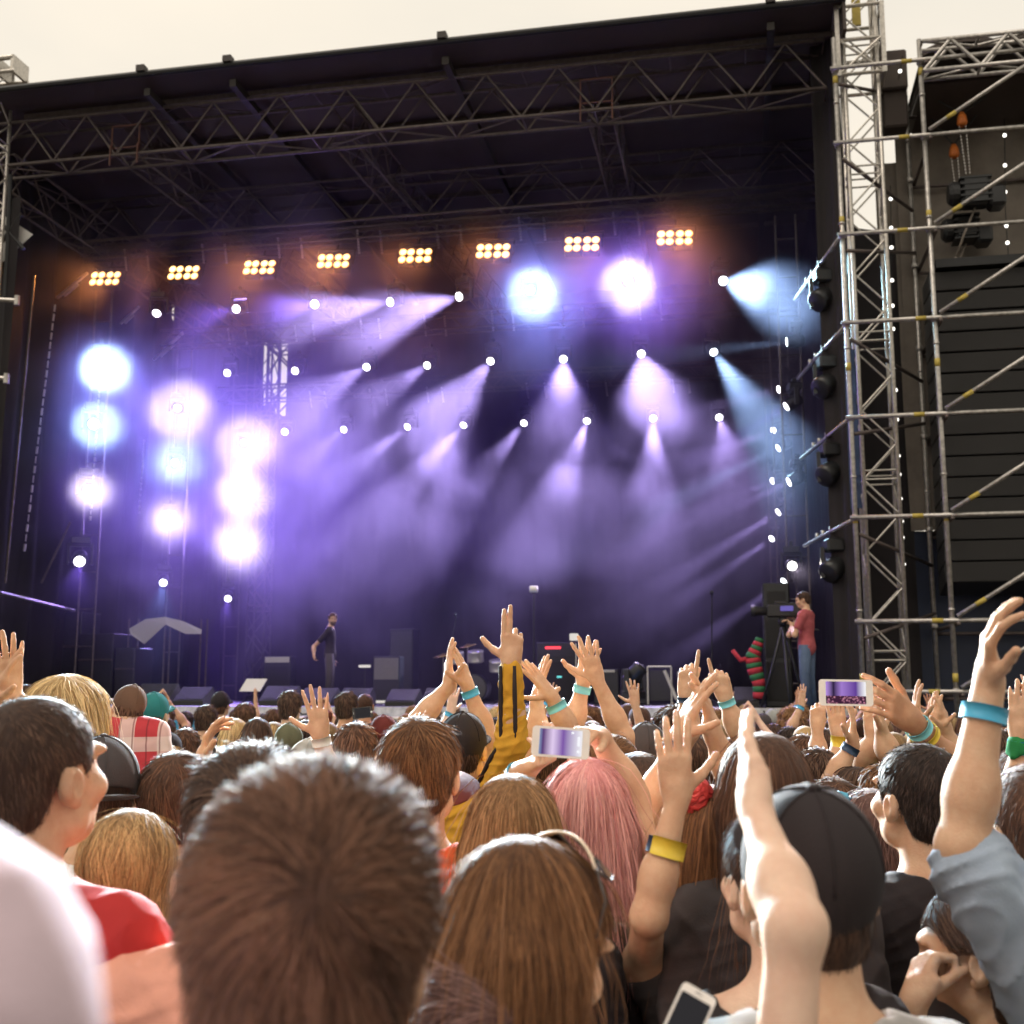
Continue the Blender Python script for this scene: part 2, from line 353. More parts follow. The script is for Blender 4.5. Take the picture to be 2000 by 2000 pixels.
# ---- scaffolding of the loudspeaker tower on the right
GS = 'poles of the scaffold tower on the right'
sc_t = thing('scaffold_tower', 'galvanised scaffold tower wrapped round the hanging loudspeakers right of the stage', 'scaffold', S(-1.6, 0, 0))
def coupler(b, p, r=.05):
    b.lathe(p + Vector((0, 0, -.05)), [(0, r), (.03, r * 1.25), (.07, r * 1.25), (.1, r)], n=8)
lifts = [onD(1705 * K, y * K, 0)[1] for y in (120, 262, 437, 605, 785, 975, 1172, 1305)]
ZT = onD(1765, 94, 0)[1]; ZB = onD(1755, 152, 0)[1]
for s_, ztop in ((.02, 12.3), (-1.3, ZT + .12), (-3.75, ZT + .2)):
    for d in (0, 1.6):
        if d and s_ > -.5: continue
        b = MB(); b.tube(S(s_, d, 0), S(s_, d, ztop), .038, 10)
        for z in lifts: coupler(b, S(s_, d, z))
        for z in np.arange(.9, ztop, 2.05): b.tube(S(s_, d, z), S(s_, d, z + .04), .048, 10)
        po = b.build('upright', M_steel, sc_t, True)
        if d == 0:
            for z in np.arange(1.9, ztop, 2.4): b = MB(); b.tube(S(s_, d, z), S(s_, d, z + .13), .0405, 10); b.build('tape', M_yellow, po, True)
for i, z in enumerate(lifts):
    b = MB(); b.tube(S(.1, -.07, z), S(-3.9, -.07, z), .034, 8); lo = b.build('ledger', M_steel, sc_t, True)
    b = MB(); b.tube(S(-1.0 + .1 * (i % 3), -.07, z), S(-1.16 + .1 * (i % 3), -.07, z), .0365, 8); b.build('tape', M_yellow, lo, True)
    b = MB(); b.tube(S(-1.3, 1.65, z - .12), S(-3.9, 1.65, z - .12), .03, 8); b.build('ledger', M_alud, sc_t, True)
    b = MB(); b.tube(S(-1.38, -.1, z - .05), S(-1.38, 1.8, z - .05), .03, 8); b.tube(S(-.03, 0, z - .25), S(-1.3, 1.5, z - .1 - (.5 if i % 2 else -.3)), .03, 8); b.build('transom', M_alud, sc_t, True)
for z0, z1 in zip(lifts[1:], lifts[:-1]):
    b = MB(); b.tube(S(-1.36, -.13, z0 + .06), S(-3.85, -.13, z0 + 1.62), .034, 8); dg = b.build('diagonal_brace', M_steel, sc_t, True)
    if z0 > 2:
        b = MB(); b.tube(S(-1.62, -.13, z0 + .222), S(-1.76, -.13, z0 + .31), .0365, 8); b.build('tape', M_yellow, dg, True)
truss('scaffold_truss', 'pale truss across the top of the scaffold tower on the right', S(-1.32, .0, ZT), S(-6.5, .0, ZT), ZT - ZB, .3, .036, .03, .92, m=M_steel)
b = MB()
for k, (s0, s1, zz) in enumerate(((-1.4, -2.7, ZT + .1), (-2.3, -6.5, ZT + .16))):
    for i in range(8):
        a0 = s0 + (s1 - s0) * i / 8; a1 = s0 + (s1 - s0) * (i + 1) / 8
        h0 = zz + .18 * math.sin(math.pi * i / 8); h1 = zz + .18 * math.sin(math.pi * (i + 1) / 8)
        b.quad(S(a0, .3, h0), S(a1, .3, h1), S(a1, 3.0, h1 - .1), S(a0, 3.0, h0 - .1)); b.quad(S(a0, .3, h0 - .1), S(a1, .3, h1 - .1), S(a1, 3.0, h1 - .2), S(a0, 3.0, h0 - .2))
        b.quad(S(a0, .3, h0 - .1), S(a1, .3, h1 - .1), S(a1, .3, h1), S(a0, .3, h0))
tag(b.build('scaffold_roof_tarp', M_tarp), 'dark tarpaulin bunched over the top of the right scaffold tower', 'tarpaulin')
M_browntarp = mat('brown_grey_tarp', (.2, .17, .14), .8, noise=.35, nscale=1.5, bump=.5, bscale=3)
M_bluetarp = mat('dark_blue_tarp', (.012, .02, .05), .6, noise=.4, nscale=1.5, bump=.5, bscale=3)
drape('tower_tarp', 'brown grey tarpaulin strip hanging just right of the white tower', S(-.74, 1.78, 0), S(-1.25, 1.83, 0), 4.4, 10.9, amp=.02, freq=6, m=M_browntarp, cat='tarpaulin')
drape('tower_tarp', 'brown grey tarpaulin hanging behind the chain hoists in the scaffold tower', S(-1.1, 1.75, 0), S(-6.4, 1.75, 0), 4.4, ZB - .14, amp=.05, freq=2.6, m=M_browntarp, cat='tarpaulin')
drape('tower_tarp', 'dark blue tarpaulin round the foot of the scaffold tower', S(-1.1, 1.85, 0), S(-6, 1.85, 0), .1, 4.4, amp=.06, freq=2.1, m=M_bluetarp, cat='tarpaulin')
drape('tower_tarp', 'black tarpaulin filling the gap between the white tower and the scaffold', S(-.1, 1.2, 0), S(-1.1, 1.9, 0), .1, 9.6, amp=.03, freq=4, cat='tarpaulin')
b = MB(); b.quad(S(-1.4, .2, ZB - .05), S(-6.4, .2, ZB - .05), S(-6.4, 1.9, ZB - .15), S(-1.4, 1.9, ZB - .15)); b.quad(S(-1.4, .2, ZB - .02), S(-6.4, .2, ZB - .02), S(-6.4, 1.9, ZB - .12), S(-1.4, 1.9, ZB - .12))
tag(b.build('tower_ceiling_tarp', M_tarp), 'dark tarp stretched under the top truss of the scaffold tower', 'tarpaulin')
# line array
la = thing('line_array', 'tall hanging black loudspeaker column inside the right scaffold tower', 'loudspeaker', S(-2.7, .9, 4.0))
LAs, zz = onD(1752 * K, 513 * K, .6); LAs -= 1.1; zz0 = zz
for i in range(15):
    h = .34; tilt = -.004 * i * i
    c = S(LAs, .95, zz - h / 2); ax = (AX, (BX + Vector((0, 0, tilt * .3))).normalized(), Vector((0, 0, 1)))
    b = MB(); b.box(c, (2.2, .7, h - .025), ax, .012); cab = b.build('cabinet', M_blackp, la)
    b = MB(); b.box(c - ax[1] * .352, (2.1, .012, h - .045), ax); b.build('grille', M_grille, cab)
    b = MB()
    for q in (-1.02, 1.02):
        for r_ in (-.09, .09): b.lathe(c - ax[1] * .35 + AX * q + Vector((0, 0, r_)), [(0, .012), (.012, .012)], -ax[1], 6)
    b.build('rigging_pin', M_chain, cab)
    zz -= h
b = MB(); b.box(S(LAs, .9, zz0 + .1), (2.0, .8, .14), (AX, BX, Vector((0, 0, 1)))); b.build('rigging_frame', M_blackm, la)
# chain hoists
def chain_mb(b, p0, p1, r=.012, link=.055):
    p0 = Vector(p0); p1 = Vector(p1); L = (p1 - p0).length; n = max(2, int(L / link))
    for i in range(n):
        a = p0.lerp(p1, (i + .1) / n); c = p0.lerp(p1, (i + .9) / n); b.lathe(a, [(0, r * .35), ((c - a).length * .3, r), ((c - a).length * .7, r), ((c - a).length, r * .35)], c - a, 5)
for (x, y0, y1, d, lab, big) in ((1815, 225, 330, .7, 'black chain hoist on bright chains under an orange hook, right of the stage', 1.0), (1800, 285, 400, 1.3, 'smaller dark chain hoist behind the brightly chained one', .85)):
    s_, z1 = onD(x * K, y0 * K, d); _, z0 = onD(x * K, y1 * K, d)
    h = thing('chain_hoist', lab, 'chain hoist', S(s_, d, z1), 'chain hoists in the scaffold tower')
    b = MB(); b.lathe(S(s_, d, z1 - .12), [(0, .06), (.05, .085), (.17, .07), (.24, .035)]); b.build('hook_block', M_orange, h, True)
    b = MB(); b.tube(S(s_, d, z1 + .1), S(s_ + .35, d, ZB - .1), .015, 6); b.tube(S(s_, d, z1 + .1), S(s_ - .4, d, ZB - .1), .015, 6); b.build('sling', M_blackm, h)
    for q in (-.05, .05):
        b = MB(); chain_mb(b, S(s_ + q, d, z1 - .1), S(s_ + q * .6 - .04, d, z0)); b.build('chain', M_chain, h)
    c = S(s_ - .12 * big, d, z0 - .32); ax = (AX, BX, Vector((0, 0, 1)))
    b = MB(); b.box(c, (.46 * big, .34, .5 * big), ax, .06); b.lathe(c + AX * .25 * big, [(0, .19), (.1, .2), (.16, .15)], AX); b.box(c + AX * -.32 * big + Vector((0, 0, -.12)), (.26, .36, .36), ax, .05)
    for q in range(5): b.box(c + Vector((0, 0, -.2 + .1 * q)), (.49 * big, .37, .03), ax)
    b.build('motor', M_blackp, h)
    b = MB(); b.path([c + Vector((0, 0, -.25)), c + AX * .2 + Vector((0, 0, -.7)), c + AX * .35 + Vector((0, 0, -1.1))], .02, 6); b.lathe(c + AX * .35 + Vector((0, 0, -1.2)), [(0, .03), (.08, .05), (.13, .02)]); b.build('cable', M_browntarp, h, True)
# strings of small bulbs on the scaffold
M_bulb = emit('white_bulb', (1, .95, .86), 3.0)
def bulbs(label, pts):
    P = [S(*p) for p in pts]; t = thing('bulb_string', label, 'string lights', P[0])
    b = MB(); b.path(P, .008, 5); b.build('cord', M_blackm, t)
    b = MB(); L = sum((P[i + 1] - P[i]).length for i in range(len(P) - 1)); n = int(L / .42)
    for i in range(n):
        u = (i + .5 + .15 * math.sin(i * 2.3)) / n * (len(P) - 1); k = int(u); p = P[k].lerp(P[k + 1], u - k)
        b.lathe(p - Vector((0, 0, .035)), [(0, .012), (.015, .03), (.045, .03), (.06, .012)], n=8)
    b.build('bulb', M_bulb, t, True)
def sd(x, y, d): s_, z_ = onD(x * K, y * K, d); return (s_, d, z_)
bulbs('string of small white bulbs down the rear pole between the white tower and the scaffold', [sd(1680, 350, 1.55), sd(1684, 600, 1.55), sd(1696, 880, 1.55), sd(1706, 1080, 1.55)])
bulbs('string of small white bulbs down the inner right side of the scaffold tower', [sd(1928, 140, .5), sd(1895, 220, 1.5), sd(1897, 400, 1.5), sd(1905, 520, 1.5)])
bulbs('short string of small white bulbs by the top left corner of the scaffold tower', [sd(1703, 105, .4), sd(1684, 215, 1.4)])
# black boxes on the tower head
b = MB(); b.box(S(-.98, 1.0, 12.1), (.5, .4, .7), (AX, BX, Vector((0, 0, 1))), .03); b.box(S(-1.02, 1.1, 11.45), (.4, .4, .66), (AX, BX, Vector((0, 0, 1))), .03)
tag(b.build('hoist_box', M_tarp), 'grey cloth covered box hung between the white tower and scaffold top', 'hoist box')
b = MB(); b.tube(S(-.78, .6, 12.5), S(-.78, .6, 17), .012, 6); tag(b.build('guy_wire', M_blackm), 'thin wire rising into the sky right of the white tower', 'wire')
# wing pipes with dark wash lights on the right
GW = 'dark flood fixtures hung in the right wing'
for k, (x0, y0, x1, y1, word) in enumerate(((1480, 472, 1570, 440, 'topmost'), (1494, 641, 1575, 612, 'second from top'), (1492, 815, 1585, 787, 'third from top'), (1503, 994, 1590, 978, 'lowest'))):
    za = onD(x1 * K, y1 * K, 0)[1]
    b = MB(); b.tube(S(0, -.03, za), S(.62, 3.0, za - .05), .032, 8)
    for q in (.45, .6, .72): b.box(S(.62 * q, 3 * q, za), (.06, .06, .12))
    tag(b.build('wing_pipe', M_steel, smooth=True), 'steel pipe arm reaching into the right wing, ' + word + ' of four', 'pipe', 'pipe arms in the right wing')
    f = thing('flood_fixture', 'dark unlit flood light hung under the ' + word + ' pipe arm in the right wing', 'stage light', S(.28, 1.3, za - .1), GW)
    c = S(.24, 1.3, za - .62)
    b = MB(); b.box(c + Vector((0, 0, .36)), (.3, .3, .22), None, .03); b.build('base', M_blackp, f)
    b = MB(); b.box(c + AX * .2 + Vector((0, 0, .08)), (.06, .14, .5), (AX, BX, Vector((0, 0, 1)))); b.box(c - AX * .2 + Vector((0, 0, .08)), (.06, .14, .5), (AX, BX, Vector((0, 0, 1)))); b.build('yoke', M_blackp, f)
    dd = (AX * .6 - BX * .55 - Vector((0, 0, .5))).normalized()
    b = MB(); b.lathe(c - dd * .22, [(0, .1), (.05, .16), (.3, .19), (.42, .19), (.44, .16)], dd, 14); b.build('lamp_head', M_blackp, f, True)
M_bluelit = mat('blue_lit_cloth', (.06, .1, .22), .7, noise=.6, nscale=2.5, bump=.5, bscale=4)  # blue light on the black curtain, put into the strip's own colour
drape('blue_lit_patch', 'crumpled strip coloured as the blue-lit patch of curtain beside the white tower', sd(1560, 700, .75)[:2] and S(.02, .62, 0), S(-.18, .62, 0), onD(1580 * K, 960 * K, .6)[1], onD(1580 * K, 660 * K, .6)[1], amp=.02, freq=40, m=M_bluelit, cat='cloth')
# left edge bits: dotted LED cables, rails
for (x0, y0, x1, y1, d, lab) in ((104, 575, 45, 1045, 2.4, 'pale knotted cable hanging at the far left of the stage'), (272, 830, 262, 970, 7.6, 'short pale knotted cable hanging between two columns of bright lamps'), (190, 700, 170, 985, 4.3, 'thin cable linking the leftmost column of bright lamps')):
    P0 = S(*sd(x0, y0, d)); P1 = S(*sd(x1, y1, d)); b = MB(); n = 26
    for i in range(n):
        a = P0.lerp(P1, i / n); c = P0.lerp(P1, (i + .72) / n); b.tube(a, c, .018 + .008 * math.sin(i * 3.1), 5)
    tag(b.build('knotted_cable', M_chain), lab, 'cable')
for (x0, y0, x1, y1, d, lab) in ((165, 515, 108, 562, 4.0, 'upper'), (262, 578, 228, 610, 6.0, 'middle'), (345, 628, 290, 678, 8.0, 'lower')):
    b = MB(); A_ = S(*sd(x0, y0, d)); B_ = S(*sd(x1, y1, d + .2)); b.tube(A_, B_, .035, 6); b.tube(A_.lerp(B_, .3) - Vector((0, 0, .09)), A_.lerp(B_, .75) - Vector((0, 0, .09)), .03, 6)
    tag(b.build('wing_bar', M_chain), lab + ' bright slanting bar in the left wing above the lamp columns', 'bar')
for (x, y0, d, top_) in ((65, 520, 1.9, 1100), (133, 985, 3.4, 1100)):
    b = MB(); b.tube(S(*sd(x, y0, d)), S(*sd(x - 55 if top_ else x, top_, d)), .025, 6); tag(b.build('wing_pole', M_alud), 'thin dark pole in the left wing' + (' by the knotted cable' if d < 2 else ' under the lowest lamps'), 'pole')
b = MB(); A_ = S(*sd(0, 1118, 1.4)); B_ = S(*sd(140, 1152, 4.5)); b.tube(A_, B_, .035, 6); tag(b.build('wing_rail', M_steel), 'pale rail running upstage at the left end of the stage', 'rail')
for (y, xx, lab) in ((567, 32, 'upper'), (714, 12, 'lower')):
    b = MB(); A_ = S(*sd(-20, y - 3, .3)); B_ = S(*sd(xx, y, .3)); b.tube(A_, B_, .04, 8); b.tube(B_ - Vector((0, 0, .09)), B_ + Vector((0, 0, .09)), .05, 8); tag(b.build('stub_pipe', M_steel), lab + ' stub pipe poking in at the left edge beside the stage', 'pipe')
M_whitevinyl = mat('white_vinyl_banner', (.62, .6, .57), .6, noise=.12)
b = MB(); P = [S(*sd(x, y, .95)) for x, y in ((-40, 408), (5, 405), (62, 442), (8, 492), (-40, 520))]
b.quad(*P); b.quad(*[p + BX * .012 for p in P][::-1]); tag(b.build('white_banner', M_whitevinyl), 'pale banner corner behind the lattice at the left edge', 'banner')
b = MB()
for (x0, y0, x1, y1) in ((20, 330, 10, 560), (-20, 395, 45, 470), (40, 405, -20, 490)): b.tube(S(*sd(x0, y0, .85)), S(*sd(x1, y1, .85)), .04, 6)
tag(b.build('lattice_bracing', M_blackm), 'dark crossing bars in front of the pale banner at the left edge', 'bars')
# crowd barrier with blue banner
bar = thing('crowd_barrier', 'long steel crowd barrier with a bright blue banner in front of the stage', 'barrier', S(7, -.8, 0))
b = MB()
for i in range(16): b.box(S(-1 + i * 1.2, -.82, .68), (1.14, .03, 1.26), (AX, BX, Vector((0, 0, 1))), .01)
b.build('banner', M_banner, bar)
b = MB(); b.tube(S(-2, -.8, 1.35), S(18, -.8, 1.35), .03, 8)
for i in range(17): b.tube(S(-1.6 + i * 1.2, -.76, 0), S(-1.6 + i * 1.2, -.76, 1.35), .02, 6)
b.build('rail', M_grey, bar)
# ================================================================== stage haze: smoke inside the stage box
hz = MB()
hz.add([S(s_, d, z) for z in (FL + .02, 12.3) for d in (1.9, DEP - .15) for s_ in (16.3, .05)], [(0, 2, 3, 1), (4, 5, 7, 6), (0, 1, 5, 4), (2, 6, 7, 3), (0, 4, 6, 2), (1, 3, 7, 5)])
m = bpy.data.materials.new('stage_smoke'); m.use_nodes = True; t = m.node_tree; t.nodes.clear()
o_ = t.nodes.new('ShaderNodeOutputMaterial'); pv = t.nodes.new('ShaderNodeVolumePrincipled')
pv.inputs['Color'].default_value = (.74, .66, 1, 1); pv.inputs['Anisotropy'].default_value = HAZE_G = .35
tcn = t.nodes.new('ShaderNodeTexCoord'); n1 = t.nodes.new('ShaderNodeTexNoise'); n1.inputs['Scale'].default_value = .33; n1.inputs['Detail'].default_value = 4; n1.inputs['Distortion'].default_value = 1.1
mr = t.nodes.new('ShaderNodeMapRange'); mr.inputs[1].default_value = .4; mr.inputs[2].default_value = .66; mr.inputs[3].default_value = .004; mr.inputs[4].default_value = .08
t.links.new(tcn.outputs['Object'], n1.inputs['Vector']); t.links.new(n1.outputs[0], mr.inputs[0])
sp_ = t.nodes.new('ShaderNodeSeparateXYZ'); t.links.new(tcn.outputs['Object'], sp_.inputs[0])
mz = t.nodes.new('ShaderNodeMapRange'); mz.inputs[1].default_value = FL; mz.inputs[2].default_value = FL + 4.5; mz.inputs[3].default_value = .12; mz.inputs[4].default_value = 1; t.links.new(sp_.outputs[2], mz.inputs[0])
mm = t.nodes.new('ShaderNodeMath'); mm.operation = 'MULTIPLY'; t.links.new(mr.outputs[0], mm.inputs[0]); t.links.new(mz.outputs[0], mm.inputs[1]); t.links.new(mm.outputs[0], pv.inputs['Density'])
t.links.new(pv.outputs[0], o_.inputs['Volume'])
try: m.cycles.volume_sampling = 'EQUIANGULAR'
except Exception as e: print(e)
haze = hz.build('haze', m); tag(haze, 'violet stage smoke filling the stage under the roof', kind='stuff')
# ================================================================== lamps
M_lens = {}; LP = 6
def lens_mat(kind):
    if kind not in M_lens:
        c = dict(white=(1, .97, .93), violet=(.97, .93, 1), blue=(.9, .97, 1), warm=(1, .72, .3))[kind]
        M_lens[kind] = emit('lens_' + kind, c, 9 if kind != 'warm' else 3.4)
    return M_lens[kind]
def head_meshes():
    b1 = MB(); b1.box((0, 0, .3), (.34, .26, .14), None, .02); b1.box((0, 0, .42), (.06, .1, .12))
    b2 = MB()
    for i in (-1, 1): b2.box((.19 * i, 0, .08), (.05, .1, .38), None, .012)
    b2.box((0, 0, .22), (.42, .12, .04))
    b3 = MB(); b3.lathe((0, 0, .16), [(0, .06), (.03, .12), (.2, .135), (.3, .125), (.34, .13), (.36, .115)], (0, 0, -1), 18)
    b4 = MB(); b4.lathe((0, 0, -.2), [(0, .09), (.012, .083), (.02, .05), (.022, .001)], (0, 0, -1), 16)
    return b1, b2, b3, b4
HM = head_meshes()
proto_head = None; LIGHTS = []
def moving_head(px, py, d, tgt, kind, power, size, label, group, spot_col, blend=.9, scale=1.0, flip=False):
    global proto_head
    P = S(*sd(px, py, d))
    if isinstance(tgt[0], str):      # aimed off towards the crowd
        T = Vector(tgt[1:])
    else: T = S(*sd(tgt[0], tgt[1], tgt[2]))
    D = (T - P).normalized()
    if proto_head is None:
        r = thing('moving_head_light', label, 'stage light'); proto_head = r
        HM[0].build('base', M_blackp, r); HM[1].build('yoke', M_blackp, r); h_ = HM[2].build('lamp_head', M_blackp, r, True); HM[3].build('lens', lens_mat('white'), h_, True)
    else: r = copy_tree(proto_head)
    tag(r, label, 'stage light', group)
    q = D.to_track_quat('-Z', 'Y'); r.location = P - (q @ Vector((0, 0, -.22))) * scale; r.scale = (scale,) * 3
    r.rotation_euler = (math.pi if flip else 0, 0, math.atan2(D.y, D.x) + math.pi / 2)
    rq = r.rotation_euler.to_quaternion()
    for ch in r.children:
        if ch.name.startswith('lamp_head'):
            ch.rotation_mode = 'QUATERNION'; ch.rotation_quaternion = rq.inverted() @ q
            for c2 in ch.children: c2.material_slots[0].link = 'OBJECT'; c2.material_slots[0].material = lens_mat(kind)
    if power:
        l = bpy.data.lights.new('beam', 'SPOT'); l.energy = power * LP * (1.6 if '_row' in group.replace(' ', '_') and power < 2000 else 1); l.spot_size = rad(size); l.spot_blend = blend; l.color = spot_col; l.shadow_soft_size = .06
        lo = bpy.data.objects.new('beam', l); COL.objects.link(lo); lo.location = P + D * .06; lo.rotation_euler = q.to_euler(); LIGHTS.append(lo)
        if isinstance(tgt[0], str) and power > 1000:                 # the same lamp's wide spill of light
            l2 = bpy.data.lights.new('spill', 'SPOT'); l2.energy = power * LP * (.04 if label.find('column') >= 0 else .12); l2.spot_size = rad(75); l2.spot_blend = 1; l2.color = (.3, .4, 1) if kind == 'blue' else (.42, .27, 1); l2.shadow_soft_size = .1
            lo = bpy.data.objects.new('spill', l2); COL.objects.link(lo); lo.location = P + D * .06; lo.rotation_euler = q.to_euler(); LIGHTS.append(lo)
    return r
VIO = (.34, .2, 1.0); LIL = (.7, .58, 1.0); BLU = (.3, .55, 1.0); CYA = (.5, .84, 1.0); WHT = (1, .94, .82)
ORD = ['first', 'second', 'third', 'fourth', 'fifth', 'sixth', 'seventh', 'eighth']
def crowd(x, y=4.0, z=1.5): return ('c', x, y, z)
G1 = 'lamps of the top row under the orange clusters'
r1 = [(295, 592, (240, 700, 3), 'violet', 60, 24, VIO), (445, 583, (380, 600, 3), 'violet', 120, 24, VIO), (593, 574, (500, 590, 2), 'violet', 300, 22, VIO), (735, 570, (560, 600, 2.2), 'white', 1500, 26, LIL),
      (865, 560, (690, 610, 2.2), 'white', 2600, 30, LIL), (1000, 548, crowd(.1, 1, 1.75), 'blue', 5200, 26, CYA), (1185, 530, crowd(.1, 1, 1.75), 'white', 6500, 27, WHT), (1365, 530, (1480, 560, 2.0), 'blue', 3200, 30, CYA)]
for i, a in enumerate(r1):
    moving_head(a[0], a[1], 4.6, a[2], a[3], a[4], a[5], ORD[i] + ' lamp from the left in the row just under the orange clusters', G1, a[6])
G2 = 'lamps of the middle row'
r2 = [(428, 704, (300, 760, 5), 'violet', 60, 20, VIO), (556, 700, (430, 750, 5), 'violet', 150, 20, VIO), (691, 693, (560, 770, 4.5), 'violet', 600, 20, LIL), (805, 690, (640, 800, 4.5), 'white', 900, 24, LIL),
      (925, 682, (800, 840, 4.2), 'white', 1800, 26, LIL), (1063, 678, (1060, 860, 4.2), 'white', 1500, 28, LIL), (1210, 668, (1240, 800, 4.2), 'white', 1500, 28, LIL), (1347, 665, (1440, 800, 5.0), 'blue', 1100, 18, CYA)]
for i, a in enumerate(r2):
    moving_head(a[0], a[1], 8.1, a[2], a[3], a[4], a[5], ORD[i] + ' lamp from the left in the middle row of beam lamps', G2, a[6])
G3 = 'lamps of the rear row'
r3 = [(537, 815, (460, 900, 8), 'violet', 60, 18, VIO), (648, 811, (540, 900, 8), 'violet', 300, 18, LIL), (768, 806, (540, 980, 7), 'white', 900, 18, LIL), (874, 803, (690, 1000, 7), 'white', 1200, 18, LIL),
      (988, 799, (820, 1000, 7), 'white', 1200, 18, LIL), (1107, 795, (1020, 1020, 7), 'white', 1600, 20, LIL), (1232, 790, (1230, 960, 7), 'white', 1000, 18, LIL), (1357, 788, (1390, 900, 7), 'violet', 400, 18, LIL)]
for i, a in enumerate(r3):
    moving_head(a[0], a[1], 11.5, a[2], a[3], a[4], a[5], ORD[i] + ' lamp from the left in the lowest row of beam lamps', G3, a[6])
GL = 'lamp columns in the left wing'; PW = 1
for ci, (d, col, pts) in enumerate(((4.2, 'leftmost', [(190, 690, 'blue', 6500, CYA), (177, 800, 'blue', 4000, CYA), (168, 925, 'white', 2000, WHT), (150, 1060, 'violet', 120, VIO)]),
                          (8.1, 'middle', [(335, 770, 'white', 7500, WHT), (330, 873, 'blue', 5000, CYA), (320, 980, 'white', 4600, WHT), (308, 1100, 'blue', 200, BLU)]),
                          (11.5, 'rightmost', [(460, 835, 'white', 11000, WHT), (450, 930, 'white', 8500, WHT), (440, 1025, 'white', 8500, WHT), (430, 1130, 'violet', 500, VIO)]))):
    for i, (x, y, kd, pw, cl) in enumerate(pts):
        tg = crowd(0, .8, 1.75) if i < 3 else (x - 12, y + 90, d - 2.5)
        moving_head(x, y, d, tg, kd, pw, (27, 14, 9.5)[ci] if i < 3 else 24, ('topmost', 'second', 'third', 'lowest')[i] + ' lamp of the ' + col + ' column in the left wing', GL, cl, 1.0, scale=1.25 if ci == 0 else 1.0)
GR = 'lamps stacked in the right wing'
rw = [(1483, 645, 4.2, (1350, 660, 4.2), 'blue', 260, 14, CYA, 'topmost front'), (1468, 735, 8.1, (1340, 770, 7.5), 'violet', 250, 14, LIL, 'topmost middle'), (1482, 768, 4.2, (1380, 830, 4.0), 'violet', 150, 14, VIO, 'second front'),
      (1458, 812, 11.5, (1330, 860, 10), 'violet', 260, 14, LIL, 'topmost rear'), (1467, 846, 8.1, (1300, 930, 7.5), 'blue', 330, 14, CYA, 'second middle'), (1457, 908, 11.5, (1290, 980, 10), 'violet', 350, 14, LIL, 'second rear'),
      (1487, 910, 4.2, (1380, 960, 4), 'violet', 200, 14, LIL, 'third front'), (1467, 967, 8.1, (1240, 1110, 7.2), 'violet', 420, 12, LIL, 'third middle'), (1455, 1017, 11.5, (1200, 1190, 9), 'violet', 500, 12, LIL, 'third rear'),
      (1495, 1068, 4.2, ('c', 3.0, 8, 1.6), 'white', 60, 16, WHT, 'fourth front'), (1478, 1098, 8.1, (1250, 1260, 6.5), 'blue', 500, 12, LIL, 'lowest')]
for (x, y, d, tg, kd, pw, sz, cl, w_) in rw:
    moving_head(x, y, d, tg, kd, pw * 2.2, sz, w_ + ' lamp of the stack in the right wing', GR, cl, scale=.95)
for ci, (d, w_) in enumerate(((4.2, 'front'), (8.1, 'middle'), (11.5, 'rear'))):
    for s_, wing in ((15.55, 'left'), (.66 + .05 * ci, 'right')):
        b = MB()
        for q in (-.2, .2): b.tube(S(s_ + q, d + .32, FL), S(s_ + q, d + .32, 11.2), .024, 6)
        for z in np.arange(FL + .4, 11, .8): b.tube(S(s_ - .2, d + .32, z), S(s_ + .2, d + .32, z), .016, 5)
        tag(b.build('lamp_ladder', M_alud), w_ + ' ladder frame of lamps in the ' + wing + ' wing', 'ladder frame', 'ladder frames in the wings')
# broad violet washes from the columns in the left wing and the rows
for (x, y, d, tg, pw, sz, cl) in ((190, 690, 4.2, (900, 900, 6), 4200, 95, (.2, .3, 1)), (335, 770, 8.1, (900, 950, 8), 4200, 95, (.34, .2, 1)), (460, 835, 11.5, (900, 950, 8), 4200, 100, (.38, .2, 1)), (593, 574, 4.6, (700, 900, 6), 2600, 90, (.42, .16, .9)), (1063, 678, 8.1, (1000, 1000, 6), 3000, 100, (.3, .2, 1))):
    P = S(*sd(x, y, d)); D = (S(*sd(*tg)) - P).normalized(); l = bpy.data.lights.new('wash', 'SPOT'); l.energy = pw * .13; l.spot_size = rad(sz); l.spot_blend = 1; l.color = cl; l.shadow_soft_size = .15
    lo = bpy.data.objects.new('wash', l); COL.objects.link(lo); lo.location = P + D * .08; lo.rotation_euler = D.to_track_quat('-Z', 'Y').to_euler(); LIGHTS.append(lo)
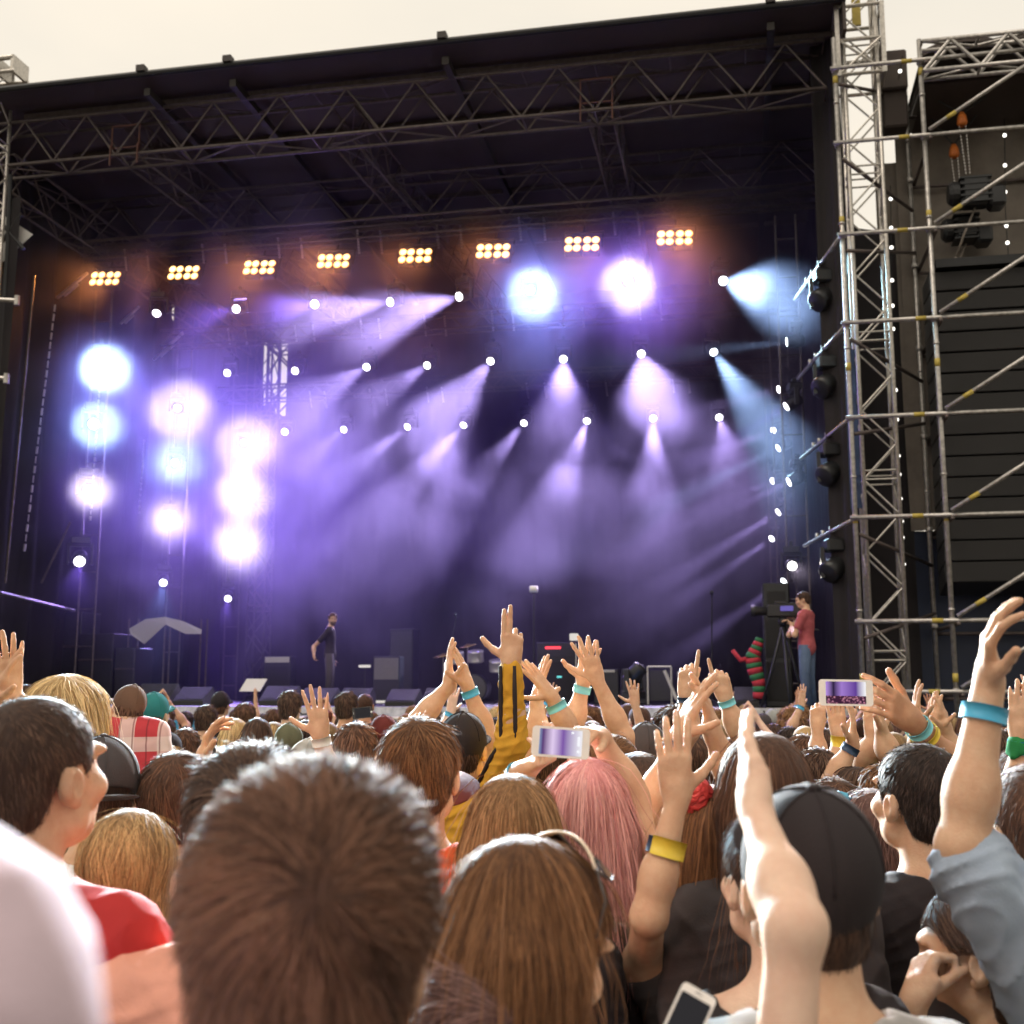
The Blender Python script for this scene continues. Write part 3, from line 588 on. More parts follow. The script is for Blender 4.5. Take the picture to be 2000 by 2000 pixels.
# orange clusters
proto_bl = None; M_glow = emit('amber_bloom', (1, .32, .04), 1.2)
GB = 'orange lamp clusters'
for i, (x, y) in enumerate(((198, 525), (346, 514), (489, 504), (629, 492), (783, 482), (930, 473), (1098, 460), (1273, 448))):
    if proto_bl is None:
        r = proto_bl = thing('blinder_light', '', 'stage light')
        b = MB()
        for sx in (-.165, .165): b.box((sx, .09, 0), (.315, .16, .36), None, .02)
        b.build('housing', M_blackm, r)
        b = MB(); b.tube((-.36, .1, 0), (-.36, .1, .32), .015, 6); b.tube((.36, .1, 0), (.36, .1, .32), .015, 6); b.tube((-.37, .1, .32), (.37, .1, .32), .018, 6); b.tube((0, .1, .32), (0, .1, .45), .02, 6); b.build('bracket', M_blackm, r)
        for sx in (-.245, -.09, .09, .245):
            for sz_ in (-.082, .082):
                b = MB(); b.lathe((sx, .012, sz_), [(0, .07), (.012, .066), (.024, .04), (.028, .001)], (0, -1, 0), 14); b.build('bulb', lens_mat('warm'), r, True)
                b = MB(); b.lathe((sx, .013, sz_), [(0, .079), (.006, .079), (.012, .07)], (0, -1, 0), 16); b.build('bloom_ring', M_glow, r, True)  # glowing ring added as the orange bloom round each bulb
    else: r = copy_tree(proto_bl)
    tag(r, ORD[i] + ' orange eight-lamp cluster from the left under the truss', 'stage light', GB)
    P = S(*sd(x, y, 4.2)); r.location = P; r.rotation_euler = (rad(-14), rad(3), STAGE_YAW); r.scale = (1.12,) * 3
    l = bpy.data.lights.new('glow', 'SPOT'); l.energy = 520 if i not in (5, 7) else 900; l.color = (1, .36, .07); l.spot_size = rad(80); l.spot_blend = 1; l.shadow_soft_size = .15
    lo = bpy.data.objects.new('glow', l); COL.objects.link(lo); lo.location = P - BX * .12; lo.rotation_euler = (-BX - Vector((0, 0, .75))).to_track_quat('-Z', 'Y').to_euler(); LIGHTS.append(lo)
# hanging chain pairs
CHN = None
def hang_pair(x, y0, y1, d, lab, grp):
    global CHN
    for k, xx in enumerate(x):
        P0 = S(*sd(xx, y0, d)); P1 = S(*sd(xx + 4, y1, d)); b = MB(); n = 9
        for i in range(n):
            a = P0.lerp(P1, i / n); c = P0.lerp(P1, (i + .8) / n); b.lathe(a, [(0, .012), (.03, .03), ((c - a).length - .02, .03), ((c - a).length, .01)], c - a, 6)
        tag(b.build('hanging_chain', M_chain, smooth=True), ('left' if k == 0 else 'right') + ' chain of the pair hanging ' + lab, 'chain', grp)
for i, (a, c, y0, y1) in enumerate(((235, 277, 470, 512), (381, 424, 460, 498), (524, 567, 448, 488), (674, 717, 433, 480), (824, 868, 425, 470), (979, 1025, 408, 455), (1157, 1203, 400, 445))):
    hang_pair((a, c), y0, y1, 4.3, 'between the ' + ORD[i] + ' and ' + ORD[i + 1] + ' orange clusters', 'chains between the orange clusters')
for i, (a, c, y0, y1) in enumerate(((430, 462, 620, 650), (556, 590, 612, 645), (680, 714, 600, 640), (800, 838, 595, 635), (927, 966, 585, 625), (1060, 1098, 580, 618), (1205, 1245, 565, 605))):
    hang_pair((a, c), y0, y1, 8.2, 'above the gap after the ' + ORD[i] + ' middle row lamp', 'chains above the middle row')
for i, (a, c, y0, y1) in enumerate(((584, 612, 738, 770), (697, 727, 734, 766), (805, 833, 730, 760), (993, 1027, 722, 752), (1108, 1142, 718, 748), (1268, 1298, 712, 742))):
    hang_pair((a, c), y0, y1, 11.6, 'above the rear row, pair ' + ORD[i] + ' from the left', 'chains above the rear row')
# ================================================================== things on the stage
UZ = Vector((0, 0, 1)); SAX = (AX, BX, UZ)
M_case = mat('flight_case', (.03, .03, .034), .5, noise=.3, nscale=12)
M_amp = mat('grey_amp_cloth', (.2, .19, .18), .8, noise=.2, nscale=40)
M_tolex = mat('black_vinyl', (.02, .019, .02), .6, noise=.3, nscale=60)
M_silver = mat('silver_shell', (.7, .68, .64), .3, .6)
M_skinhead = mat('drum_head', (.08, .075, .075), .4)
M_brass = mat('cymbal_brass', (.6, .42, .16), .3, .9)
M_panel = mat('pale_panel', (.6, .58, .52), .4)
M_redled = emit('red_led', (1, .06, .08), 2.0); M_cyanled = emit('cyan_led', (.2, .9, .9), 1.0); M_whiteled = emit('white_led', (1, .93, .85), .75)
def rect(x0, y0, x1, y1, d, floor=True):
    s0, z1 = onD(x0 * K, y0 * K, d); s1, z0 = onD(x1 * K, y1 * K, d); z0 = FL if floor else z0
    return (s0 + s1) / 2, abs(s1 - s0), z0, z1
def cabinet(name, label, cat, r, d, dm, parts=(), m=M_tolex, group=None, bev=.02):
    s_, w_, z0, z1 = rect(*r, d); t = thing(name, label, cat, S(s_, d + dm / 2, z0), group)
    b = MB(); b.box(S(s_, d + dm / 2, (z0 + z1) / 2), (w_, dm, z1 - z0), SAX, bev); b.build('cabinet', m, t)
    for (pn, u0, v0, u1, v1, pm, th) in parts:
        b = MB(); b.box(S(s_ + w_ / 2 - w_ * (u0 + u1) / 2, d - th / 2, z0 + (z1 - z0) * (v0 + v1) / 2), (w_ * (u1 - u0), th + .004, (z1 - z0) * (v1 - v0)), SAX, .004); b.build(pn, pm, t)
    return t
cabinet('bass_amplifier', 'tall bass amplifier stack with a glowing red strip, right of the yellow sleeve', 'amplifier', (1012, 1212, 1090, 1335), 6.0, .6, (('grille', .06, .04, .94, .68, M_grille, .01), ('head_panel', .06, .76, .94, .95, M_tolex, .01), ('red_light_strip', .22, .89, .6, .93, M_redled, .02), ('corner_rail', .955, .02, .985, .98, M_silver, .012), ('status_light', .5, .42, .62, .45, M_cyanled, .02)))
cabinet('guitar_amplifier', 'pale grey fronted guitar amplifier left of the drum kit', 'amplifier', (704, 1238, 753, 1335), 6.0, .35, (('grille', .05, .5, .95, .96, M_amp, .01),))
cabinet('amplifier_head', 'amplifier head with pale control panel on a dark cabinet, left of the singer', 'amplifier', (498, 1238, 546, 1335), 6.5, .35, (('control_panel', .05, .86, .95, .98, M_panel, .012), ('grille', .06, .05, .94, .78, M_grille, .01)))
cabinet('speaker_cabinet', 'tall narrow dark speaker cabinet behind the pale guitar amplifier', 'loudspeaker', (735, 1186, 778, 1335), 7.5, .5, (('grille', .06, .05, .94, .95, M_case, .01),))
cabinet('side_fill_stack', 'tall black loudspeaker stack beside the cameraman', 'loudspeaker', (1438, 1100, 1497, 1330), 1.95, .7, (('horn', .15, .75, .85, .93, M_grille, .012), ('woofer_grille', .08, .4, .92, .7, M_grille, .012), ('lower_grille', .08, .05, .92, .36, M_grille, .012)), M_blackp)
for k, (r, d, lab) in enumerate((((0, 1120, 62, 1330), 5.0, 'dark flight case wall at the far left end of the stage'), ((66, 1155, 145, 1330), 5.3, 'dark flight case with a pale rail, second from the left end of the stage'), ((150, 1195, 208, 1330), 5.1, 'low dark flight case under the leftmost lamp column'), ((218, 1222, 250, 1330), 5.0, 'small grey topped case left of the pale sheet'))):
    cabinet('flight_case', lab, 'flight case', r, d, .8, (('lid_edge', .0, .6, 1, .63, M_alud, .02),), M_case, 'flight cases on the left of the stage')
for (x0, x1, lab) in ((1120, 1168, 'left'), (1172, 1222, 'right')):
    cabinet('keyboard_case', lab + ' of two low cases with a pale strip behind the moving lamp', 'flight case', (x0, 1262, x1, 1335), 5.5, .5, (('pale_strip', .1, .9, .85, .97, M_panel, .012),), M_case)
fr = thing('steel_frame', 'pale open steel frame standing right of the moving lamp', 'frame', S(*sd(1245, 1330, 5)))
b = MB(); s_, w_, z0, z1 = rect(1222, 1258, 1268, 1335, 5.0)
b.tube(S(s_ - w_ / 2, 5, FL), S(s_ - w_ / 2, 5, z1), .022, 6); b.tube(S(s_ + w_ / 2, 5, FL), S(s_ + w_ / 2, 5, z1), .022, 6); b.tube(S(s_ - w_ / 2, 5, z1), S(s_ + w_ / 2, 5, z1), .022, 6); b.build('frame', M_silver, fr)
b = MB(); b.box(S(s_, 5.05, (z0 + z1) / 2), (w_ * .85, .04, (z1 - z0) * .8), SAX); b.build('panel', M_case, fr)
b = MB(); b.tube(S(s_ - w_ * .25, 4.7, z1 - .08), S(s_ - w_ * .75, 4.6, FL + .1), .035, 6); b.tube(S(s_ - w_ * .9, 4.7, z1 - .1), S(s_ - w_ * .95, 4.6, FL), .06, 6); b.build('brace', M_panel, fr)
GM = 'monitor wedges along the front of the stage'
for i, (x0, x1, y0, d, lab) in enumerate(((262, 330, 1290, 2.3, 'wide dark monitor wedge left of the pale music stand'), (340, 395, 1296, 2.2, 'dark monitor wedge just left of the music stand'), (500, 560, 1294, 2.3, 'dark monitor wedge with violet lit top in front of the amplifier head'), (572, 634, 1298, 2.4, 'brownish monitor wedge in front of the singer'), (645, 700, 1298, 2.4, 'dark monitor wedge right of the singer'),
                                          (735, 790, 1300, 2.3, 'violet lit monitor wedge in front of the pale amplifier'), (802, 862, 1298, 2.3, 'dark monitor wedge in front of the drum kit'), (1385, 1432, 1296, 1.9, 'dark monitor wedge at the right beside the striped figure'))):
    s_, w_, z0, z1 = rect(x0, y0, x1, 1335, d); t = thing('monitor_wedge', lab, 'loudspeaker', S(s_, d, FL), GM)
    h = z1 - FL; pr = [(-.28, 0), (.28, 0), (.28, h * .55), (.12, h), (-.28, h * .25)]
    b = MB(); vs = [S(s_ - w_ / 2, d + y, FL + z) for y, z in pr] + [S(s_ + w_ / 2, d + y, FL + z) for y, z in pr]; n = len(pr)
    b.add(vs, [tuple(range(n)), tuple(range(2 * n - 1, n - 1, -1))] + [(i2, n + i2, n + (i2 + 1) % n, (i2 + 1) % n) for i2 in range(n)]); b.build('cabinet', M_tolex, t)
    b = MB(); e_ = .008; b.quad(*[S(s_ + w_ * .45 * q, d + y - e_, FL + z + e_) for q, y, z in ((-1, -.24, h * .32), (1, -.24, h * .32), (1, .08, h * .94), (-1, .08, h * .94))]); b.build('grille', M_grille, t)
def stand(name, label, x, ytop, d, head='mic', boom=None, x1=None, hm=M_blackp):
    s_, z1 = onD(x * K, ytop * K, d); s2 = onD((x1 or x) * K, 1335 * K, d)[0]
    t = thing(name, label, 'microphone stand', S(s2, d, FL)); b = MB(); b.tube(S(s2, d, FL + .02), S(s_, d, z1), .013, 8)
    for k in range(3):
        a = 2 * math.pi * k / 3; b.tube(S(s2, d, FL + .12), S(s2 + .3 * math.cos(a), d + .3 * math.sin(a), FL + .01), .011, 6)
    b.build('pole', M_blackm, t)
    b = MB()
    if head == 'box': b.box(S(s_, d, z1 + .06), (.16, .08, .13), SAX, .015)
    else: b.lathe(S(s_, d, z1 - .03), [(0, .014), (.1, .022), (.12, .034), (.16, .036), (.19, .02)], (-BX * .8 + UZ * .35), 12)
    b.build('camera_head' if head == 'box' else 'microphone', hm, t, True); return t
stand('microphone_stand', 'tall thin pole with a small pale box on top, right of the pointing hand', 1007, 1118, 3.0, 'box', hm=M_silver)
stand('microphone_stand', 'shorter thin pole with a bright white box on top', 1083, 1208, 3.2, 'box', hm=M_whiteled)
stand('microphone_stand', 'dark microphone stand on the right of the stage', 1343, 1122, 2.6)
stand('microphone_stand', 'slanting boom stand left of the drum kit', 861, 1163, 6.3, x1=828)
stand('microphone_stand', 'straight cymbal boom stand right of the drum kit', 958, 1174, 6.6)
# drum kit
sk_, kz = onD(905 * K, 1258 * K, 6.5); kit = thing('drum_kit', 'drum kit behind the clapping hands, dark bass drum and pale tom', 'drum kit', S(sk_, 6.8, FL))
kc = S(sk_ + .15, 6.5, FL + .32)
b = MB(); b.lathe(kc, [(0, .29), (.0, .31), (.05, .315), (.06, .3), (.42, .3), (.43, .315), (.48, .31)], BX, 28); bd = b.build('bass_drum', M_tolex, kit, True)
b = MB(); b.lathe(kc - BX * .002, [(-.012, .06), (-.01, .28), (.0, .285)], BX, 28); b.build('drum_head', M_skinhead, bd)
for (dx, dz, r_, dd_) in ((-.05, .62, .17, .1), (.4, .6, .17, .12), (-.55, .42, .22, .2)):
    b = MB(); c = kc + AX * dx + UZ * (dz - .05) + BX * dd_; b.lathe(c, [(0, r_), (.03, r_ * 1.03), (.04, r_), (.2, r_), (.21, r_ * 1.03), (.24, r_)], (UZ - BX * .25).normalized(), 20); b.build('tom_drum', M_silver, kit, True)
for (dx, z_, r_) in ((.75, 1.05, .24), (-.75, 1.15, .26), (.2, 1.25, .2)):
    b = MB(); c = kc + AX * dx + BX * .35; b.tube((c.x, c.y, FL), (c.x, c.y, FL + z_), .014, 6)
    for k in range(3): a = 2.1 * k; b.tube((c.x, c.y, FL + .3), (c.x + .3 * math.cos(a), c.y + .3 * math.sin(a), FL + .01), .012, 6)
    b.build('cymbal_stand', M_chain, kit); b = MB(); b.lathe((c.x, c.y, FL + z_), [(-.01, r_), (.005, r_ * .6), (.02, .06), (.035, .03), (.04, .005)], UZ + AX * .2 - BX * .2, 24); b.build('cymbal', M_brass, kit, True)
b = MB(); b.lathe(kc + BX * 1.0 + UZ * .1, [(0, .16), (.05, .17), (.08, .12)], UZ, 14); b.tube(kc + BX * 1.0 - UZ * .3, kc + BX * 1.0 + UZ * .1, .02, 6); b.build('stool', M_blackp, kit)
# pale sheet on poles, left
ps = thing('pale_canopy', 'pale drooping sheet on thin poles at the left of the stage', 'canopy', S(*sd(310, 1320, 5.5)))
b = MB(); P = [S(*sd(x, y, 5.5)) for x, y in ((244, 1186), (275, 1168), (312, 1164), (345, 1172), (380, 1188))]; Q = [S(*sd(x, y, 5.45)) for x, y in ((246, 1196), (272, 1215), (312, 1178), (350, 1196), (379, 1196))]
for i in range(4): b.quad(P[i], P[i + 1], Q[i + 1], Q[i]); b.quad(*[p + BX * .02 for p in (Q[i], Q[i + 1], P[i + 1], P[i])])
b.build('sheet', M_panel, ps)
for x in (244, 262, 312, 322, 380, 392):
    b = MB(); s_, z1 = onD(x * K, 1168 * K, 5.6); b.tube(S(s_, 5.6, FL), S(s_, 5.6, z1), .02, 6); b.build('pole', M_alud, ps)
for (x, y, d, lab, ti) in ((258, 1310, 2.6, 'white sheet of paper on a low stand at the left', .25), (478, 1293, 3.0, 'white slanted music stand left of the amplifier head', .7)):
    t = thing('music_stand', lab, 'music stand', S(*sd(x, 1335, d))); s_, z1 = onD(x * K, y * K, d); b = MB(); up_ = (UZ + BX * ti + AX * -.3).normalized(); b.box(S(s_, d, z1), (.42, .02, .3), (AX, up_.cross(AX).normalized(), up_)); b.build('desk', M_panel, t); b = MB(); b.tube(S(s_, d + .03, FL), S(s_, d + .03, z1 - .05), .014, 6)
    for k in range(3): a = 2.1 * k; b.tube(S(s_, d + .03, FL + .2), S(s_ + .25 * math.cos(a), d + .25 * math.sin(a), FL + .01), .01, 6)
    b.build('pole', M_blackm, t)
for (x, y, lab) in ((688, 1257, 'small bright white strip lamp left of the pale amplifier'), (720, 1324, 'small bright white strip lamp on the stage edge')):
    s_, z1 = onD(x * K, y * K, 4.0); b = MB(); b.box(S(s_, 4.0, z1), (.24, .05, .05), SAX, .01); lm = tag(b.build('strip_lamp', M_whiteled), lab, 'lamp'); b = MB(); b.tube(S(s_, 4.02, FL), S(s_, 4.02, z1), .012, 6); b.build('post', M_blackm, lm)
# big moving head on the stage front
s_, z1 = onD(1195 * K, 1290 * K, 1.35)
mh = copy_tree(proto_head); tag(mh, 'large dark moving lamp standing on the front edge of the stage', 'stage light'); mh.scale = (1.05, 1.05, 1.05); mh.rotation_euler = (math.pi, 0, .9); mh.location = S(s_, 1.35, FL + .52)
for ch in mh.children:
    if ch.name.startswith('lamp_head'):
        ch.rotation_mode = 'QUATERNION'; ch.rotation_quaternion = mh.rotation_euler.to_quaternion().inverted() @ (-BX * .1 - AX * .7 + UZ * .75).to_track_quat('-Z', 'Y')
        for c2 in ch.children: c2.material_slots[0].link = 'OBJECT'; c2.material_slots[0].material = M_grille
# striped costume figure
sf = thing('striped_figure', 'figure in red and green striped costume crouching by the loudspeaker stack', 'costume figure', S(*sd(1428, 1330, 1.75)))
pts = [Vector(S(*sd(x, y, 1.75))) for x, y in ((1432, 1318), (1432, 1290), (1424, 1262), (1420, 1240), (1428, 1222), (1434, 1204))]; rs = [.1, .105, .13, .125, .1, .07]
M_sred = cloth_r = mat('striped_red', (.5, .03, .05), .8, noise=.2); M_sgreen = mat('striped_green', (.03, .16, .06), .8, noise=.2)
def interp(u):
    k = min(int(u), len(pts) - 2); f = u - k; return pts[k].lerp(pts[k + 1], f), rs[k] * (1 - f) + rs[k + 1] * f
for i in range(12):
    u0 = (len(pts) - 1) * i / 12; u1 = (len(pts) - 1) * (i + 1) / 12; q = [interp(u0 + (u1 - u0) * t) for t in (0, .5, .9999)]
    b = MB(); b.path([a for a, _ in q], [r for _, r in q], 14); b.build('stripe', M_sred if i % 2 == 0 else M_sgreen, sf, True)
b = MB(); b.path([pts[3], pts[3] + AX * .2 - UZ * .05, pts[3] + AX * .33 + UZ * .12], [.05, .045, .035], 10); b.build('sleeve', M_sred, sf, True)
# video camera on its tripod
cs, cz = onD(1477 * K, 1152 * K, .9); vc = thing('video_camera', 'large broadcast video camera on a tripod at the right of the stage', 'video camera', S(cs, .95, FL))
b = MB(); b.box(S(cs, .95, cz), (.5, .17, .2), SAX, .02); b.box(S(cs - .2, .95, cz + .03), (.2, .19, .2), SAX, .02); b.box(S(cs + .02, .95, cz + .13), (.2, .05, .05), SAX, .01); b.build('camera_body', M_blackp, vc)
b = MB(); b.lathe(S(cs + .24, .95, cz), [(0, .07), (.16, .075), (.18, .09), (.26, .095), (.262, .07)], AX, 18); b.build('lens', M_blackm, vc, True)
b = MB(); b.box(S(cs - .06, .84, cz + .03), (.2, .03, .08), SAX, .008); b.build('viewfinder_screen', emit('viewfinder_glow', (.25, .2, .7), .6), vc)
tp = thing('tripod', 'black tripod under the broadcast video camera', 'tripod', S(cs, .95, FL))
b = MB(); b.lathe(S(cs, .95, cz - .25), [(0, .05), (.06, .08), (.14, .06)], UZ, 12); b.build('tripod_head', M_blackm, tp, True)
for k in range(3):
    a = 2.1 * k + .4; b = MB(); b.path([S(cs, .95, cz - .22), S(cs + .25 * math.cos(a), .95 + .25 * math.sin(a), FL + .5), S(cs + .42 * math.cos(a), .95 + .42 * math.sin(a), FL + .02)], [.03, .024, .018], 8); b.build('leg', M_blackm, tp, True)
b = MB(); b.tube(S(cs - .05, .95, cz - .2), S(cs - .55, .9, cz - .32), .012, 6); b.build('pan_handle', M_blackm, tp)
M_gaff = None
# cables along the stage edge
for i, (x0, x1, lab) in enumerate(((560, 700, 'left'), (900, 1010, 'middle'), (1440, 1560, 'right'))):
    b = MB(); P = []
    for q in range(14): s_, _ = onD((x0 + (x1 - x0) * q / 13) * K, 1338 * K, 1.0); P.append(S(s_, .985, FL - .06 - .1 * abs(math.sin(q * 1.1)) + .02))
    b.path(P, .014, 6); tag(b.build('stage_cable', M_blackm, smooth=True), 'black cable looping along the ' + lab + ' part of the stage edge', 'cable')
# ================================================================== signed-distance modelling of bodies
A3 = lambda *x: np.array(x, np.float64)
def rotm(yaw=0, pitch=0, roll=0):      # local +Y looks forward; pitch > 0 looks down, yaw > 0 turns to the right
    cy_, sy = math.cos(-yaw), math.sin(-yaw); cx, sx = math.cos(-pitch), math.sin(-pitch); cz, sz_ = math.cos(roll), math.sin(roll)
    Z = np.array([[cy_, -sy, 0], [sy, cy_, 0], [0, 0, 1]]); X = np.array([[1, 0, 0], [0, cx, -sx], [0, sx, cx]]); Y = np.array([[cz, 0, sz_], [0, 1, 0], [-sz_, 0, cz]])
    return Z @ X @ Y
class Prim:                              # 'c' tapered capsule, 'e' ellipsoid
    def __init__(s, kind, k, **q): s.kind = kind; s.k = k; s.__dict__.update(q)
    def d(s, P):
        if s.kind == 'c':
            ba = s.b - s.a; pa = P - s.a; h = np.clip(pa @ ba / max(ba @ ba, 1e-12), 0, 1)
            return np.linalg.norm(pa - h[..., None] * ba, axis=-1) - (s.ra + (s.rb - s.ra) * h)
        q = (P - s.c) @ s.R if s.R is not None else P - s.c
        k0 = np.linalg.norm(q / s.r, axis=-1); k1 = np.linalg.norm(q / (s.r * s.r), axis=-1)
        return k0 * (k0 - 1) / np.maximum(k1, 1e-9)
    def bounds(s):
        if s.kind == 'c':
            m = max(s.ra, s.rb) + s.k; return np.minimum(s.a, s.b) - m, np.maximum(s.a, s.b) + m
        m = s.r.max() + s.k; return s.c - m, s.c + m
def cap(a, b, ra, rb=None, k=.02): return Prim('c', k, a=np.array(a, float), b=np.array(b, float), ra=ra, rb=ra if rb is None else rb)
def ell(c, r, R=None, k=.02): return Prim('e', k, c=np.array(c, float), r=np.array(r, float), R=R)
def smin(a, b, k):
    if k <= 1e-6: return np.minimum(a, b)
    h = np.maximum(k - np.abs(a - b), 0) / k
    return np.minimum(a, b) - h * h * k * .25
class Shape:
    def __init__(s, prims, post=None, subs=()): s.p = prims; s.post = post; s.subs = subs
    def __call__(s, P):
        d = np.full(P.shape[:-1], 10.0)
        for q in s.p: d = smin(d, q.d(P), q.k)
        for q in s.subs: d = -smin(-d, q.d(P), q.k)
        return s.post(P, d) if s.post else d
    def grad(s, P, e=.002):
        g = np.empty(P.shape)
        for i in range(3):
            o = np.zeros(3); o[i] = e; g[..., i] = s(P + o) - s(P - o)
        return g / np.maximum(np.linalg.norm(g, axis=-1, keepdims=True), 1e-9)
    def mesh(s, h, B=8):
        lo = np.min([q.bounds()[0] for q in s.p], 0) - h * 2; hi = np.max([q.bounds()[1] for q in s.p], 0) + h * 2
        nb = np.ceil((hi - lo) / (h * B)).astype(int)
        I = np.stack(np.meshgrid(*[np.arange(n) for n in nb], indexing='ij'), -1).reshape(-1, 3)
        C = lo + (I + .5) * (h * B); R = h * B * .87
        ds = [q.d(C) for q in s.p]; keep = np.min([d - q.k for d, q in zip(ds, s.p)], 0) < R * 1.5
        inside = np.min(ds, 0) < -R * 1.7
        sel = keep & ~inside; I = I[sel]; ds = [d[sel] for d in ds]
        gofs = np.stack(np.meshgrid(*[np.arange(B + 1)] * 3, indexing='ij'), -1).reshape(-1, 3)
        P = lo + (I[:, None, :] * B + gofs[None]) * h
        D = np.full(P.shape[:2], 10.0)
        for q, dc in zip(s.p, ds):
            m = dc < R * 1.55 + q.k + .015
            if m.any(): D[m] = smin(D[m], q.d(P[m]), q.k)
        for q in s.subs: D = -smin(-D, q.d(P), q.k)
        if s.post: D = s.post(P, D)
        D = D.reshape(-1, B + 1, B + 1, B + 1)
        cor = np.stack([D[:, i:B + i, j:B + j, k:B + k] for i in (0, 1) for j in (0, 1) for k in (0, 1)], -1)
        cells = (I[:, None, None, None, :] * B + np.stack(np.meshgrid(*[np.arange(B)] * 3, indexing='ij'), -1)[None])
        cor = cor.reshape(-1, 8); cells = cells.reshape(-1, 3)
        neg = cor < 0; act = neg.any(1) & ~neg.all(1); cor = cor[act]; cells = cells[act]
        nx, ny, nz_ = nb * B + 2
        key = (cells[:, 0] * ny + cells[:, 1]) * nz_ + cells[:, 2]
        od = np.argsort(key); key = key[od]; cor = cor[od]; cells = cells[od]
        cpos = np.array([(i, j, k) for i in (0, 1) for j in (0, 1) for k in (0, 1)], float)
        acc = np.zeros((len(key), 3)); cnt = np.zeros(len(key))
        for a in range(8):
            for b in range(a + 1, 8):
                if np.abs(cpos[a] - cpos[b]).sum() != 1: continue
                m = (cor[:, a] < 0) != (cor[:, b] < 0)
                t = cor[m, a] / (cor[m, a] - cor[m, b]); acc[m] += cpos[a] + t[:, None] * (cpos[b] - cpos[a]); cnt[m] += 1
        V = lo + (cells + acc / np.maximum(cnt, 1)[:, None]) * h
        F_ = []
        st_ = np.array([ny * nz_, nz_, 1])
        for ax, ci in ((0, 4), (1, 2), (2, 1)):
            m = (cor[:, 0] < 0) != (cor[:, ci] < 0); u, v = [i for i in range(3) if i != ax]
            kk = key[m]; fl = cor[m, 0] < 0
            q = [kk, kk - st_[u], kk - st_[u] - st_[v], kk - st_[v]]
            idx = [np.searchsorted(key, x) for x in q]; ok = np.ones(len(kk), bool)
            for x, i in zip(q, idx): i[i >= len(key)] = 0; ok &= key[i] == x
            f = np.stack(idx, 1)[ok]; fl = fl[ok]
            if ax == 1: fl = ~fl
            f[fl] = f[fl][:, ::-1]; F_.append(f)
        return V, np.concatenate(F_)[:, ::-1]
# ------------------------------------------------------------------ hands
HAND_FLAT = dict(curl=[.12, .1, .1, .15], thumb=.35, spread=.07)
HAND_OPEN = dict(curl=[.06, .05, .06, .1], thumb=.75, spread=.22)
HAND_CLAP = dict(curl=[.2, .15, .18, .25], thumb=.5, spread=.04)
HAND_RELAX = dict(curl=[.35, .5, .6, .65], thumb=.4, spread=.06)
HAND_POINT = dict(curl=[.05, 1.5, 1.55, 1.55], thumb=-.2, spread=.02)
HAND_TWO = dict(curl=[.08, .06, 1.5, 1.55], thumb=.75, spread=.03)
HAND_FIST = dict(curl=[1.45, 1.5, 1.5, 1.5], thumb=-.3, spread=.0)
HAND_GRIP = dict(curl=[.75, .8, .85, .95], thumb=.1, spread=.03)
TIPS = []
def hand(wr, dirv, palm, right=True, curl=(.1,) * 4, thumb=.4, spread=.06, s=1.0):
    Y = np.array(dirv, float); Y /= np.linalg.norm(Y); Z = np.array(palm, float); Z -= Y * (Z @ Y); Z /= np.linalg.norm(Z)
    X = np.cross(Y, Z) * (1 if right else -1)          # thumb side
    wr = np.array(wr, float); L = lambda x, y, z: wr + (X * x + Y * y + Z * z) * s
    pr = []
    kn = [(.029, .092), (.0095, .097), (-.0105, .092), (-.029, .083)]
    ph = [(.044, .026, .021), (.048, .030, .022), (.044, .028, .021), (.035, .021, .019)]
    for i, (x, y) in enumerate(kn): pr.append(cap(L(x * .55, .008, 0), L(x, y, .001), .0155 * s, .0115 * s, .014 * s))
    TIPS.clear()
    pr.append(cap(L(0, -.01, 0), L(0, .03, 0), .024 * s, .024 * s, .015 * s))
    pr.append(cap(L(.018, .015, .006), L(.034, .045, .012), .016 * s, .012 * s, .014 * s)); pr.append(cap(L(-.02, .02, .005), L(-.024, .05, .004), .014 * s, .012 * s, .014 * s))
    for i, (x, y) in enumerate(kn):
        p = L(x, y, .001); a0 = spread * (1.5 - i) / 1.5; ang = 0; r0 = (.0098, .0102, .0097, .0085)[i] * s
        sdv = X * math.sin(a0) + Y * math.cos(a0)
        for j in range(3):
            ang += curl[i] * (.75, 1.05, .65)[j] if curl[i] > 1 else curl[i] * (1.0, .8, .5)[j]
            dv = sdv * math.cos(ang) + Z * math.sin(ang); q = p + dv * ph[i][j] * s
            pr.append(cap(p, q, r0 * (1 - .07 * j), r0 * (.92 - .08 * j), .004 * s)); p = q
        TIPS.append((q - dv * .006 * s, dv, -(Z * math.cos(ang) - sdv * math.sin(ang)), r0 * .8))
    p = L(.024, .022, .008); t = thumb
    for j, (ln, r) in enumerate(((.044, .0145), (.034, .0115), (.026, .0105))):
        a = t * (1 - .22 * j); dv = X * math.sin(.35 + a) + Y * math.cos(.35 + a) + Z * (.35 if t > 0 else .75)
        if t == 0: dv = X * (.35 - .25 * j) + Y - Z * .12
        dv /= np.linalg.norm(dv)
        q = p + dv * ln * s; pr.append(cap(p, q, r * s, r * .88 * s, .006 * s)); p = q
    return pr
